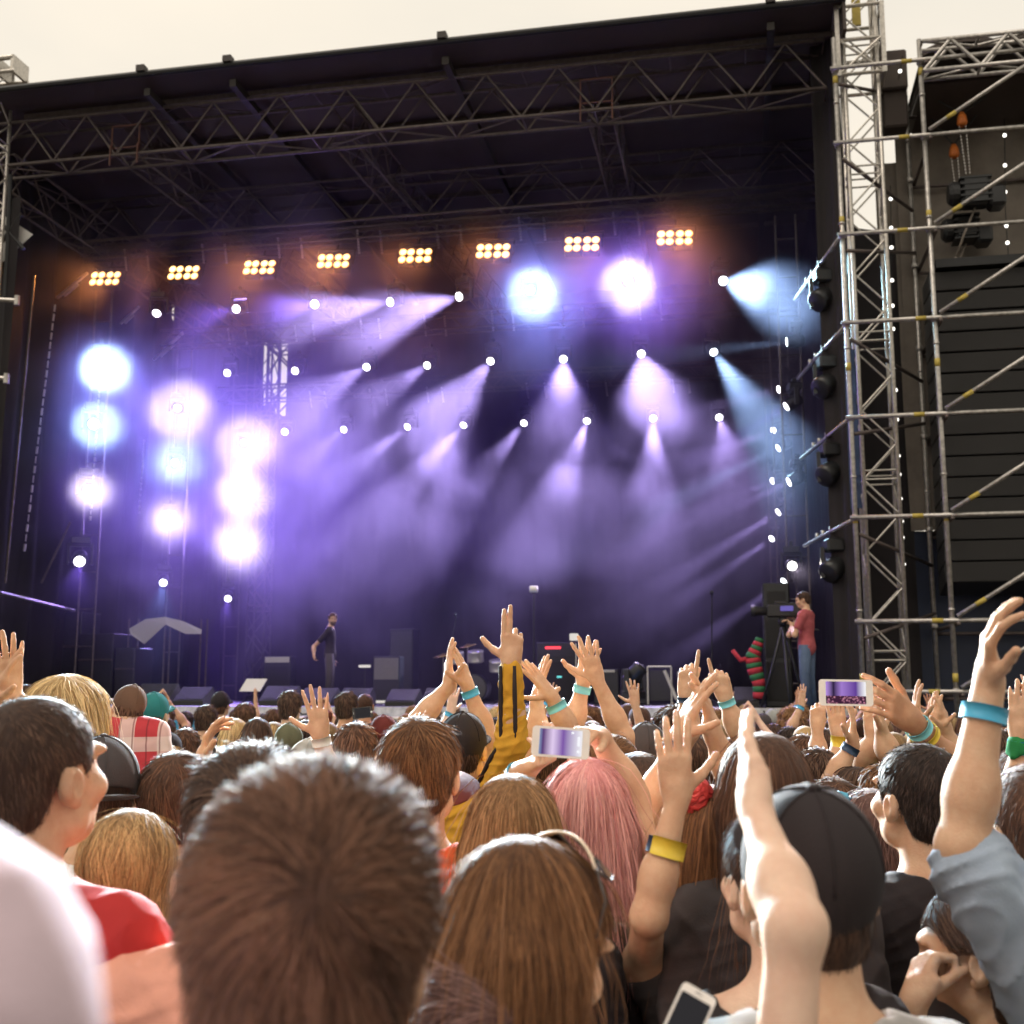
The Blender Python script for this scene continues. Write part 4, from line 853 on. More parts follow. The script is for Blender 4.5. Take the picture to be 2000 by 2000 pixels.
# ------------------------------------------------------------------ heads and hair
def head_prims(c, R, s=1.0):
    T = lambda x, y, z: c + R @ (A3(x, y, z) * s)
    E = lambda p, r, k, R2=None: ell(T(*p), A3(*r) * s, R if R2 is None else R @ R2, k)
    pr = [E((0, -.012, .04), (.074, .094, .083), .02), E((0, .03, -.02), (.06, .064, .085), .03), E((0, .062, -.075), (.03, .03, .026), .03), cap(T(-.045, .02, -.06), T(.045, .02, -.06), .02 * s, None, .03),
          cap(T(0, .094, .018), T(0, .105, -.022), .007 * s, .0115 * s, .012), E((0, .088, .04), (.05, .016, .012), .02), E((0, .092, -.05), (.024, .012, .007), .01), E((0, .09, -.06), (.02, .012, .007), .01),
          E((.042, .066, -.015), (.022, .022, .02), .025), E((-.042, .066, -.015), (.022, .022, .02), .025)]
    for sd_ in (-1, 1):
        Re = rotm(yaw=sd_ * .45)
        pr += [E((sd_ * .079, -.012, .0), (.0085, .021, .031), .006, Re), E((sd_ * .084, -.022, .006), (.006, .013, .026), .006, Re), E((sd_ * .075, .0, -.026), (.008, .01, .01), .006)]
    sub = [E((.031, .098, .02), (.017, .014, .011), .012), E((-.031, .098, .02), (.017, .014, .011), .012)]
    for sd_ in (-1, 1): sub.append(E((sd_ * .0905, -.007, .002), (.0075, .011, .018), .004, rotm(yaw=sd_ * .45)))
    return pr, sub
def hair_shape(style, c, R, s=1.0, vol=1.0, length=.35, back=None):
    """hair volume as a shape in world space; returns (shape, crown point, part/flow info)"""
    T = lambda x, y, z: c + R @ (A3(x, y, z) * s)
    E = lambda p, r, k=.02: ell(T(*p), A3(*r) * s, R, k)
    t = .012 * vol
    pr = [E((0, -.016, .046), (.078 + t, .097 + t, .083 + t), .02)]; down = A3(0, 0, -1)
    line = None
    if style in ('short', 'crop', 'curly', 'tousle'):
        if style == 'curly':
            r_ = np.random.default_rng(int(abs(c[0] * 1000)) % 9999)
            for i in range(46):
                a = r_.uniform(-math.pi, math.pi); e_ = r_.uniform(-.25, 1.45); u = A3(math.sin(a) * math.cos(e_), math.cos(a) * math.cos(e_), math.sin(e_))
                pr.append(E(tuple(u * A3(.085, .1, .09) * (1 + .25 * vol) + A3(0, -.016, .04)), (.028,) * 3, .012))
        elif style == 'tousle':
            pr[0] = E((0, -.01, .055), (.082 + t, .098 + t, .088 + t), .02); pr.append(E((.02, .045, .09), (.06, .05, .045), .03))
        pr.append(E((0, -.06, -.02), (.062 + t * .6, .045 + t * .6, .06), .03))
        line = [(-.2, -.085), (-.085, -.082), (-.05, -.06), (-.03, .0), (-.012, .028), (.02, .03), (.03, -.002), (.042, .0), (.05, .055), (.075, .075), (.3, .085)]
    elif style in ('long', 'bob', 'wavy'):
        L = length
        pr += [E((.0, -.03, -.02), (.083 + t, .082 + t * .6, .12), .03)]
        bz = -L; 
        top = T(0, -.05, -.03)
        for sx in (-.5, 0, .5):
            a = T(sx * .105, -.06, -.02); b_ = a + A3(0, 0, bz + .05) + (R @ A3(sx * .03, -.035, 0)); pr.append(cap(a, b_, .052 * s, .05 * s * (.75 if L > .2 else .95), .04))
        for sx in (-1, 1):
            a = T(sx * .075, .0, -.01); b_ = a + A3(0, 0, bz * .85 + .03) + (R @ A3(sx * .012, .0, 0)); pr.append(cap(a, b_, .028 * s, .024 * s, .03))
        line = [(-.2, -2), (.035, -2), (.045, .03), (.06, .07), (.3, .085)]
    elif style in ('pony', 'bun'):
        pr += [E((0, -.06, -.015), (.064, .047, .055), .03)]
        tie = T(0, -.115, .05 if style == 'pony' else .02)
        if style == 'pony':
            pts = [tie, tie + (R @ A3(0, -.045, .005)), tie + (R @ A3(.0, -.055, 0)) + A3(0, 0, -length * .5), tie + (R @ A3(0, -.02, 0)) + A3(0, 0, -length)]
            for i in range(3): pr.append(cap(pts[i], pts[i + 1], (.02, .028, .03)[i] * s, (.028, .03, .012)[i] * s, .012))
        else: pr.append(ell(tie + R @ A3(0, -.02, 0), A3(.036, .03, .036) * s, R, .01))
        line = [(-.2, -2 if style == 'pony' else -.08), (-.085, -.08), (-.05, -.055), (-.03, .0), (.02, .035), (.05, .055), (.075, .075), (.3, .085)]
    elif style == 'tied':
        pr += [E((0, -.045, -.045), (.088, .066, .085), .03), cap(T(0, -.085, -.09), T(0, -.075, -.16), .035 * s, .018 * s, .03)]
        line = [(-.2, -2), (-.03, -2), (-.02, .03), (.04, .035), (.05, .055), (.075, .075), (.3, .085)]
    elif style == 'buzz':
        t = .004; pr = [E((0, -.014, .042), (.076 + t, .096 + t, .083 + t), .02), E((0, -.055, -.02), (.06, .045, .055), .03)]
        line = [(-.2, -.07), (-.085, -.07), (-.05, -.05), (-.03, .0), (-.012, .03), (.03, .03), (.045, .01), (.05, .06), (.3, .09)]
    xs = np.array([a for a, _ in line]); zs = np.array([b for _, b in line])
    def post(P, d):
        q = (P - c) @ R / s; hl = np.interp(q[..., 1], xs, zs)
        return np.maximum(d, np.clip((hl - q[..., 2]) * s * .7, -1, 1))
    sh = Shape(pr, post); sh.hl = lambda P: np.interp(((P - c) @ R / s)[..., 1], xs, zs) - ((P - c) @ R / s)[..., 2]; sh.crown = T(.006, -.06, .115) if style != 'tousle' else T(.018, -.1, .07); sh.Rm = R; sh.c = c; sh.style = style; sh.tie = T(0, -.115, .05) if style == 'pony' else (T(0, -.115, .02) if style == 'bun' else T(0, -.08, -.12))
    return sh
def ribbons(name, pts, N, w, mats, parent, tone):
    """pts (n,k,3), N (n,k,3) surface normals, w (n,k) half widths -> tapering ribbons of hair, each with its own tone"""
    n, k, _ = pts.shape
    T = np.gradient(pts, axis=1); T /= np.maximum(np.linalg.norm(T, axis=-1, keepdims=True), 1e-9)
    B = np.cross(T, N); B /= np.maximum(np.linalg.norm(B, axis=-1, keepdims=True), 1e-9)
    a = rng.uniform(-.9, .9, (n, 1, 1)); B = B * np.cos(a) + np.cross(T, B) * np.sin(a)
    V = np.stack([pts - B * w[..., None], pts + B * w[..., None]], 2)            # n,k,2,3
    idx = np.arange(n * k * 2).reshape(n, k, 2)
    F_ = np.stack([idx[:, :-1, 0], idx[:, :-1, 1], idx[:, 1:, 1], idx[:, 1:, 0]], -1).reshape(-1, 4)
    o = np_mesh(name, V.reshape(-1, 3), F_, mats, parent, True)
    at_ = o.data.attributes.new('tone', 'FLOAT', 'POINT'); at_.data.foreach_set('value', np.repeat(tone, k * 2).astype(np.float32))
    return o
def strands(sh, n, length, steps=9, width=.0011, jitter=.006, lift=.004, curl=0., stand=0., wild=.06, s=1.0):
    """strands combed over the hair volume: away from the crown, then down (or to the tie)"""
    lo = np.min([q.bounds()[0] for q in sh.p], 0); hi = np.max([q.bounds()[1] for q in sh.p], 0)
    P = []
    while sum(len(p) for p in P) < n:
        q = rng.uniform(lo, hi, (n * 6, 3)); d = sh(q); m = np.abs(d) < .006; P.append(q[m])
    P = np.concatenate(P)[:n]
    g = sh.grad(P); P = P - g * sh(P)[:, None]
    long_ = sh.style in ('long', 'bob', 'wavy'); tie_ = sh.style in ('pony', 'tied', 'bun')
    ls = length * rng.uniform(.55, 1.15, n); off = rng.uniform(-.3, 1, n) * lift
    ph = rng.uniform(0, 6.28, n); pts = [P + g * off[:, None] * .3]; Ns = [g]
    wildm = rng.random(n) < wild; rd = rng.normal(0, 1, (n, 3)); clump = np.sin(P @ A3(61, 47, 53) + 2 * np.sin(P @ A3(23, -31, 17)))
    for k in range(1, steps):
        g = sh.grad(P)
        radial = P - sh.crown; radial /= np.maximum(np.linalg.norm(radial, axis=1, keepdims=True), 1e-6)
        if tie_:
            to = sh.tie - P; dist = np.linalg.norm(to, axis=1, keepdims=True); to = to / np.maximum(dist, 1e-6)
            fl = np.where(dist > .035, to, A3(0, 0, -1)); below = (P[:, 2] < sh.tie[2] - .01)[:, None] & (sh.style != 'bun') & (dist < .3) & (((P - sh.c) @ sh.Rm)[:, 1:2] < -.1)
            fl = np.where(below, A3(0, 0, -1), fl)
        else:
            gw = .35 if not long_ else 1.2
            fl = radial * (.9 if not long_ else .35) + A3(0, 0, -gw)
        fl = fl + rd * (.12 if not long_ else .05) + np.sin(clump * 2 + k * .35)[:, None] * np.cross(g, fl) * (.22 if not long_ else .07)
        if curl: fl = fl + curl * (np.cos(ph + k * 1.5)[:, None] * np.cross(g, fl) + np.sin(ph + k * 1.5)[:, None] * g)
        fl = fl - g * (fl * g).sum(1, keepdims=True) * (1 - .0); fl /= np.maximum(np.linalg.norm(fl, axis=1, keepdims=True), 1e-6)
        fl = fl + g * (stand + wildm[:, None] * .8 * rng.random((n, 1)) * (k / steps))
        Pn = P + fl * (ls / (steps - 1))[:, None]
        if not curl:
            d = sh(Pn); tgt = off * (k / steps) + stand * k * .003; corr = (d - tgt); corr = np.where(wildm | (corr > .02), np.minimum(corr, 0), np.clip(corr, -.02, .02 if long_ else .004)); Pn = Pn - sh.grad(Pn) * corr[:, None] * .8
        P = Pn; pts.append(P); Ns.append(g)
    pts = np.stack(pts, 1); Ns = np.stack(Ns, 1)
    tp = np.linspace(0, 1, steps); w_ = width * np.interp(tp, [0, .15, .6, 1], [.6, 1, .9, .15])[None] * rng.uniform(.6, 1.5, (n, 1))
    bad = (sh.hl(pts) > (.002 if not tie_ else .05)) & ~((((pts - sh.c) @ sh.Rm)[..., 1] < -.045)); bad |= ((((pts - sh.c) @ sh.Rm)[..., 2] < -.108 * s) & (sh.style in ('short', 'crop', 'tousle'))); w_ = np.where(np.maximum.accumulate(bad, 1), 0, w_)
    return pts, Ns, w_, np.clip(.5 + .22 * clump + rng.normal(0, .2, n), 0, 1)
def hair_mat(name, c1, c2, tip=None, rough=.62, spec=.14):
    m = bpy.data.materials.new(name); m.use_nodes = True; t = m.node_tree; b = t.nodes['Principled BSDF']
    a = t.nodes.new('ShaderNodeAttribute'); a.attribute_name = 'tone'
    tcn = t.nodes.new('ShaderNodeTexCoord'); mpn = t.nodes.new('ShaderNodeMapping'); mpn.inputs['Scale'].default_value = (1, 1, .12); n = t.nodes.new('ShaderNodeTexNoise'); n.inputs['Scale'].default_value = 130; n.inputs['Detail'].default_value = 3
    t.links.new(tcn.outputs['Object'], mpn.inputs[0]); t.links.new(mpn.outputs[0], n.inputs['Vector'])
    ad = t.nodes.new('ShaderNodeMath'); ad.operation = 'MULTIPLY_ADD'; ad.inputs[1].default_value = .55; t.links.new(n.outputs[0], ad.inputs[0]); t.links.new(a.outputs['Fac'], ad.inputs[2])
    r = t.nodes.new('ShaderNodeValToRGB'); r.color_ramp.elements[0].position = .3; r.color_ramp.elements[0].color = (*c1, 1); r.color_ramp.elements[1].position = 1.15 if False else 1.0; r.color_ramp.elements[1].color = (*c2, 1)
    t.links.new(ad.outputs[0], r.inputs[0]); t.links.new(r.outputs[0], b.inputs['Base Color'])
    b.inputs['Roughness'].default_value = rough; b.inputs['Specular IOR Level'].default_value = spec; b.inputs['Sheen Weight'].default_value = .12; b.inputs['Sheen Roughness'].default_value = .4
    bp = t.nodes.new('ShaderNodeBump'); bp.inputs['Strength'].default_value = .5; bp.inputs['Distance'].default_value = .003; t.links.new(n.outputs[0], bp.inputs['Height']); t.links.new(bp.outputs[0], b.inputs['Normal'])
    MATS[name] = m; return m
H = dict(
    brown=hair_mat('hair_brown', (.05, .025, .017), (.18, .09, .056)), dark=hair_mat('hair_dark', (.032, .018, .014), (.13, .075, .052)), black=hair_mat('hair_black', (.016, .011, .01), (.07, .045, .036)),
    lightbrown=hair_mat('hair_light_brown', (.13, .065, .028), (.48, .27, .13)), chestnut=hair_mat('hair_chestnut', (.06, .026, .013), (.25, .12, .055)), blond=hair_mat('hair_blond', (.32, .2, .085), (.85, .62, .32)),
    dblond=hair_mat('hair_dark_blond', (.15, .09, .042), (.52, .35, .17)), pink=hair_mat('hair_pink', (.5, .17, .17), (.95, .5, .45)), red=hair_mat('hair_red', (.1, .025, .012), (.3, .085, .035)), mauve=hair_mat('hair_mauve', (.07, .035, .03), (.26, .15, .13)))
def skin(name, col, red): return mat(name, col, .6, noise=.0, col2=red, nscale=22, bump=.14, bscale=260, spec=.22, sss=.12)
SK = dict(pale=skin('skin_pale', (.75, .53, .4), (.66, .42, .31)), mid=skin('skin_mid', (.62, .4, .265), (.54, .31, .195)), tan=skin('skin_tan', (.52, .29, .17), (.43, .21, .12)))
CL = {}
def cloth(name, col, col2=None):
    if name not in CL: CL[name] = mat(name, col, .85, noise=.18, nscale=5, bump=.25, bscale=420, col2=col2, spec=.25)
    return CL[name]
def stripes(name, base, a, b_):                 # tartan check woven in object space
    m = mat(name, base, .85); t = m.node_tree; bs = t.nodes['Principled BSDF']; tcn = t.nodes.new('ShaderNodeTexCoord'); sep = t.nodes.new('ShaderNodeSeparateXYZ'); t.links.new(tcn.outputs['Object'], sep.inputs[0])
    last = None
    def band(outp, freq, col, thr, prev):
        mu = t.nodes.new('ShaderNodeMath'); mu.operation = 'MULTIPLY'; mu.inputs[1].default_value = freq; t.links.new(outp, mu.inputs[0])
        fr = t.nodes.new('ShaderNodeMath'); fr.operation = 'FRACT'; t.links.new(mu.outputs[0], fr.inputs[0]); lt = t.nodes.new('ShaderNodeMath'); lt.operation = 'LESS_THAN'; lt.inputs[1].default_value = thr; t.links.new(fr.outputs[0], lt.inputs[0])
        ml = t.nodes.new('ShaderNodeMath'); ml.operation = 'MULTIPLY'; ml.inputs[1].default_value = .62; t.links.new(lt.outputs[0], ml.inputs[0])
        mxn = t.nodes.new('ShaderNodeMixRGB'); t.links.new(ml.outputs[0], mxn.inputs[0]); mxn.inputs[2].default_value = (*col, 1)
        if prev is None: mxn.inputs[1].default_value = (*base, 1)
        else: t.links.new(prev, mxn.inputs[1])
        return mxn.outputs[0]
    o1 = band(sep.outputs[0], 7, a, .42, None); o2 = band(sep.outputs[2], 6.5, a, .4, o1); o3 = band(sep.outputs[0], 20, b_, .12, o2)
    t.links.new(o3, bs.inputs['Base Color']); return m
CLOTH = {k: cloth('cloth_' + k, *v) for k, v in dict(black=((.03, .023, .025),), charcoal=((.065, .055, .057),), white=((.75, .72, .68),), grey=((.42, .4, .39),), red=((.5, .035, .035),), orange=((.75, .12, .04),), salmon=((.78, .36, .26),),
    mustard=((.62, .33, .035),), denim=((.38, .45, .55), (.3, .36, .46)), navy=((.02, .03, .07),), green=((.02, .2, .06),), camo=((.22, .25, .12), (.06, .07, .03)), maroon=((.13, .025, .022),), lilac=((.74, .58, .66),), pinkshirt=((.42, .1, .11),),
    jeans=((.1, .14, .22), (.06, .09, .15)), brown=((.13, .07, .045),), olive=((.12, .12, .07),), greycap=((.33, .34, .32),), teal=((.03, .2, .2),), cream=((.66, .58, .46),)).items()}
CLOTH['plaid'] = stripes('cloth_plaid', (.42, .03, .04), (.72, .62, .56), (.12, .01, .015))
M_nail = mat('fingernail', (.82, .55, .45), .3)
M_stub = mat('beard_stubble', (.16, .09, .06), .8, noise=.5, nscale=160, bump=.6, bscale=400)
M_eye = mat('eye_dark', (.09, .06, .05), .25)
M_band = {k: mat('band_' + k, c, .5, noise=.15) for k, c in dict(blue=(.06, .38, .6), cyan=(.2, .6, .66), navy=(.02, .05, .11), yellow=(.75, .55, .05), red=(.6, .05, .05), white=(.7, .68, .62)).items()}
# ------------------------------------------------------------------ a whole person
def N3(v): v = np.array(v, float); return v / np.linalg.norm(v)
def W3(px, py, dep): return np.array(atd(px, py, dep))
CAMP = A3(0, 0, EZ)
def wrinkle(c, amp):
    def f(P, d):
        q = (P - c) * 1.0; x, y, z = q[..., 0], q[..., 1], q[..., 2]
        w1 = np.sin(z * 21 + 4 * np.sin(x * 9 + 1.3) + 3 * np.sin(y * 11)); w2 = np.sin(z * 43 + x * 27 + 5 * np.sin(x * 14 - z * 11) + 2 * np.sin(y * 19)); w3 = np.sin(x * 61 - z * 35 + 4 * np.sin(z * 23 + y * 31))
        return d + amp * (.9 * (1 - np.abs(w1)) ** 2 + .8 * (1 - np.abs(w2)) ** 2 + .35 * w3 - .6) * (-1)
    return f
def person(label, x, ytop, dep, yaw=0, pitch=-6, roll=0, hair='short', hcol='brown', sk='mid', shirt='black', sleeve='short', arms=None, female=False, scale=1.0, vol=1.0, hlen=.35, cap_=None, neck='crew', nstr=None,
           ground=0., group=None, body_yaw=None, skirt=None, voxel=None, bend=0., strand_len=None, extra=None, cap_back=False, beard=False, eyes=False, name='person', P0=None, width=None, trousers='jeans', stand=.12, lean=0., wr_amp=.0035, cap_line=-.008, shrug=0.):
    """x, ytop: picture position of the crown; dep: depth. arms: list of dict(side, elbow, wrist, tip, palm, hand)"""
    s = scale; R = rotm(rad(yaw), rad(pitch), rad(roll))
    top_ = W3(x, ytop, dep) if P0 is None else np.array(P0, float)
    th = .124 + (.011 * vol if hair not in ('buzz', None) else .004) + (.014 if cap_ else 0)
    c = top_ - R @ A3(0, -.016, th * s)
    h = c[2] + .125 * s - ground; by = rad(yaw * .55 if body_yaw is None else body_yaw); Rb = rotm(by)
    bw = (.86 if female else 1.0) * s; base = A3(c[0], c[1], ground) - Rb @ A3(0, .035 * s, 0)
    vx = voxel or min(.014, max(.0036, dep * .00165))
    L = lambda px_, py_, dz: base + Rb @ A3(px_ * bw, py_ * s, 0) + A3(0, 0, h - (dz - shrug * (dz > .29)) * s)
    if cap_: vol = min(vol, .35)
    root = thing(name, label, 'person', (base[0], base[1], ground), group)
    hp, hs = head_prims(c, R, s)
    T = lambda a, b_, q: c + R @ (A3(a, b_, q) * s)
    torso = [ell(L(0, -.005, .47), A3(.165 * bw, .1 * s, .17 * s), Rb, .05), cap(L(-.145, -.012, .345), L(.145, -.012, .345), .06 * s, None, .06), ell(L(0, -.02, .315), A3(.1 * bw, .055 * s, .055 * s), Rb, .06),
             ell(L(0, 0, .7), A3(.14 * bw, .095 * s, .2 * s), Rb, .06), ell(L(0, 0, .83), A3(.165 * bw, .115 * s, .13 * s), Rb, .06)]
    nk = cap(L(0, -.012, .30), T(0, -.022, -.04), (.056 if female else .062) * s, (.05 if female else .056) * s, .035)
    body = torso[:3] + [nk] + hp
    am = [.9 if female else 1.0][0] * s; shirt_p = []; bands = []; nails = []
    arms = arms or []
    sides = [a['side'] for a in arms]
    for sd_ in (-1, 1):
        if sd_ not in sides: arms = arms + [dict(side=sd_, down=True)]
    for a in arms:
        sd_ = a['side']; sh_ = L(sd_ * .178, -.01, .36)
        if a.get('down'):
            el = sh_ + Rb @ A3(sd_ * .05, -.03, 0) + A3(0, 0, -.29 * s); wr = el + Rb @ A3(sd_ * .0, .07, 0) + A3(0, 0, -.25 * s); dv = N3(wr - el); pn = Rb @ A3(-sd_, 0, 0); hd = HAND_RELAX
        else:
            el = np.array(a['elbow_w']) if 'elbow_w' in a else W3(*a['elbow']); wr = np.array(a['wrist_w']) if 'wrist_w' in a else W3(*a['wrist'])
            if 'shoulder' in a: sh_ = W3(*a['shoulder'])
            else: sh_ = sh_ + N3(el - sh_) * .02 + A3(0, 0, .03) * max(0, N3(el - sh_)[2])
            tp = np.array(a['tip_w']) if 'tip_w' in a else W3(*a['tip']); dv = N3(tp - wr)
            pn = dict(cam=N3(CAMP - wr), away=N3(wr - CAMP), left=A3(-1, 0, 0), right=A3(1, 0, 0), up=A3(0, 0, 1), down=A3(0, 0, -1)).get(a.get('palm', 'away')) if isinstance(a.get('palm', 'away'), str) else N3(a['palm']); hd = a.get('hand', HAND_FLAT)
        f = a.get('fat', 1) * am
        f *= .95
        body += [cap(sh_, el, .05 * f, .039 * f, .045), cap(el, el + (wr - el) * .35, .039 * f, .041 * f, .03), cap(el + (wr - el) * .3, wr, .041 * f, .0265 * f, .03)]
        if np.linalg.norm(wr - el) > .05: body.append(ell(el - N3((sh_ + wr) / 2 - el) * .008, A3(.027, .027, .027) * f, None, .025))
        body += hand(wr, dv, pn, right=(sd_ > 0) != a.get('flip', False), s=.94 * a.get('hs', 1.0) * (.93 if female else 1.0) * s, **hd)
        if dep < 2.7 and not a.get('down'): nails += list(TIPS)
        sl = a.get('sleeve', sleeve)
        if sl == 'short': shirt_p.append(cap(sh_, sh_ + (el - sh_) * .55, .064 * f, .062 * f, .05))
        elif sl == 'long': shirt_p += [cap(sh_, el, .064 * f, .056 * f, .05), cap(el, wr - N3(wr - el) * .02, .055 * f, .04 * f, .03)]
        elif sl == 'rolled': shirt_p += [cap(sh_, el + (sh_ - el) * .18, .07 * f, .066 * f, .05), cap(el + (sh_ - el) * .34, el + (sh_ - el) * .12, .073 * f, .073 * f, .01)]
        for (tpos, col, wdt) in a.get('bands', []): bands.append((wr + (el - wr) * tpos, N3(el - wr), (.029 + .013 * min(tpos / .4, 1)) * f, col, wdt))
        a['_wr'] = wr; a['_el'] = el; a['_dir'] = dv
    sh = Shape(body, None, hs); V, Fc = sh.mesh(vx); np_mesh('body', V, Fc, SK[sk], root)
    for (q, dv_, bk, r_) in nails:
        b = MB(); x_ = np.cross(dv_, bk); ctr = q + bk * r_ * .93; vs = []
        for v_ in (-.0062, -.003, .002, .0058):
            for u_ in (-1, -.5, 0, .5, 1): vs.append(ctr + dv_ * v_ + x_ * u_ * r_ * .72 * (1 - .35 * (v_ > .004)) - bk * r_ * .34 * u_ * u_)
        b.add(vs, [(i * 5 + k, i * 5 + k + 1, i * 5 + k + 6, i * 5 + k + 5) for i in range(3) for k in range(4)]); b.build('fingernail', M_nail, root, True)
    # shirt
    infl = .012 * s; sp = []
    for q in torso:
        if q.kind == 'c': sp.append(cap(q.a, q.b, q.ra + infl, q.rb + infl, q.k))
        else: sp.append(ell(q.c, q.r + infl, q.R, q.k))
    cut = []
    nb = L(0, .0, .30)
    if neck == 'crew': cut = [cap(nb + A3(0, 0, -.01), nb + A3(0, 0, .2), .068 * s, .12 * s, .008)]
    elif neck == 'wide': cut = [ell(nb + A3(0, 0, .03) + Rb @ A3(0, -.03, 0), A3(.15 * bw, .12 * s, .075 * s), Rb, .01)]
    elif neck == 'collar': sp.append(cap(L(0, -.015, .315), L(0, -.012, .265), .076 * s, .07 * s, .015)); cut = [cap(nb + A3(0, 0, .012), nb + A3(0, 0, .2), .06 * s, .064 * s, .005)]
    elif neck == 'hood':
        sp.append(ell(L(0, -.105, .33), A3(.12, .06, .075) * s, Rb, .04)); cut = [cap(nb + A3(0, 0, -.01), nb + A3(0, 0, .2), .07 * s, .12 * s, .008)]
    ssh = Shape(sp + shirt_p, wrinkle(base, wr_amp), cut)
    V, Fc = ssh.mesh(max(vx * 1.35, .006)); tops = 'hoodie' if neck == 'hood' else ('jacket' if sleeve == 'long' else 'shirt')
    np_mesh(tops, V, Fc, CLOTH[shirt], root)
    # trousers and shoes
    b = MB(); leg = max(.3, h - .86 * s)
    for sd_ in (-1, 1):
        hipx = L(sd_ * .085, 0, .8); kn_ = L(sd_ * .1, .02, .86); b.path([hipx, A3(*(base + Rb @ A3(sd_ * .1, .01, 0))) + A3(0, 0, leg * .55), A3(*(base + Rb @ A3(sd_ * .105, -.02, 0))) + A3(0, 0, .06)], [.1 * s, .075 * s, .062 * s], 10)
    b.build('trousers', CLOTH[trousers], root, True)
    b = MB()
    for sd_ in (-1, 1):
        f0 = base + Rb @ A3(sd_ * .105, -.06, 0) + A3(0, 0, .045); f1 = base + Rb @ A3(sd_ * .115, .16, 0) + A3(0, 0, .035); b.path([f0, f0 * .5 + f1 * .5, f1], [.045, .045, .034], 8)
    b.build('shoes', CLOTH['charcoal'], root, True)
    # hair
    if hair:
        hsn = hair_shape(hair, c, R, s, vol, hlen)
        V, Fc = hsn.mesh(max(vx, .005)); ho = np_mesh('hair', V, Fc, H[hcol], root)
        at_ = ho.data.attributes.new('tone', 'FLOAT', 'POINT'); at_.data.foreach_set('value', np.full(len(V), .12, np.float32))
        if nstr is None: nstr = int(min(4200, 7000 / max(dep, 1) ** 1.1))
        if nstr > 60 and hair != 'buzz':
            wd = max(.00055, dep * .0003)
            if hair in ('long', 'bob', 'wavy'): a = strands(hsn, nstr, strand_len or (hlen * .9 + .1), 12, wd, lift=.008, curl=.25 if hair == 'wavy' else 0, wild=.1)
            elif hair in ('pony', 'tied', 'bun'): a = strands(hsn, nstr, strand_len or .16, 10, wd, lift=.003, wild=.04)
            elif hair == 'curly': a = strands(hsn, nstr, strand_len or .09, 12, wd * 1.1, lift=.012, curl=.9, stand=.12, wild=.2)
            elif hair == 'tousle': a = strands(hsn, nstr, strand_len or .075, 9, wd * 1.2, lift=.013, stand=stand, wild=.16)
            else: a = strands(hsn, nstr, strand_len or (.045 if hair == 'short' else .02), 7, wd, lift=.008, stand=stand, wild=.14)
            if cap_:
                q = (a[0].max(1) - c); m_ = ((a[0] - c) @ R)[..., 2].max(1) < .03; a = tuple(z[m_] for z in a)
            if len(a[0]): ribbons('hair_strands', *a[:3], H[hcol], ho, a[3])
    if cap_:
        E = lambda p, r, k=.01: ell(T(*p), A3(*r) * s, R, k)
        cp = [E((0, -.014, .045), (.09, .111, .104), .01)]; cz = .012
        yb = -1 if cap_back else 1
        if cap_ == 'beanie': post = lambda P, d: np.maximum(d, (.02 - ((P - c) @ R)[..., 2] / s) * s)
        else:
            post = lambda P, d: np.maximum(d, (cap_line + .045 * yb * ((P - c) @ R)[..., 1] / s / .1 - ((P - c) @ R)[..., 2] / s) * s)
        if skirt is None: skirt = shirt
        V, Fc = Shape(cp, post).mesh(max(vx * .9, .004)); co = np_mesh('cap', V, Fc, CLOTH[skirt], root)
        b = MB(); b.lathe(T(0, -.014, .147), [(0, .009 * s), (.006 * s, .009 * s), (.008 * s, .004 * s)], R @ A3(0, 0, 1), 10); b.build('button', CLOTH[skirt], co, True)
        if cap_ == 'cap':
            fw = 1 if not cap_back else -1
            br = Shape([ell(T(0, fw * .125, .022), A3(.078, .085, .007) * s, R @ rotm(0, fw * -.22), .004)], lambda P, d: np.maximum(d, -(((P - c) @ R)[..., 1] * fw / s - .075) * s)); V, Fc = br.mesh(max(vx * .8, .004)); np_mesh('visor', V, Fc, CLOTH[skirt], co)
            b = MB()
            for q in range(6):
                a_ = math.pi / 3 * q; pts = [T(.0908 * math.cos(e_) * math.sin(a_), -.014 + .112 * math.cos(e_) * math.cos(a_), .045 + .105 * math.sin(e_)) for e_ in np.linspace(.05, 1.5, 8)]; b.path(pts, .0016 * s, 5)
            b.build('seam', CLOTH[skirt], co, True)
    if beard:
        E = lambda p, r, k=.02: ell(T(*p), A3(*r) * s, R, k)
        bsd = Shape([E((0, .03, -.045), (.064, .069, .075), .02), E((0, .062, -.075), (.034, .034, .032), .03)], lambda P, d: np.maximum(np.maximum(d, (((P - c) @ R)[..., 2] / s + .03) * s), -(((P - c) @ R)[..., 1] / s - .005) * s)); V, Fc = bsd.mesh(max(vx, .004)); np_mesh('beard', V, Fc, M_stub, root)
    if eyes:
        for sd_ in (-1, 1):
            b = MB(); b.lathe(T(sd_ * .031, .078, .02), [(-.011 * s, .002), (-.007 * s, .009 * s), (0, .0115 * s), (.007 * s, .009 * s), (.011 * s, .002)], R @ A3(0, 0, 1), 12); b.build('eye', M_eye, root, True)
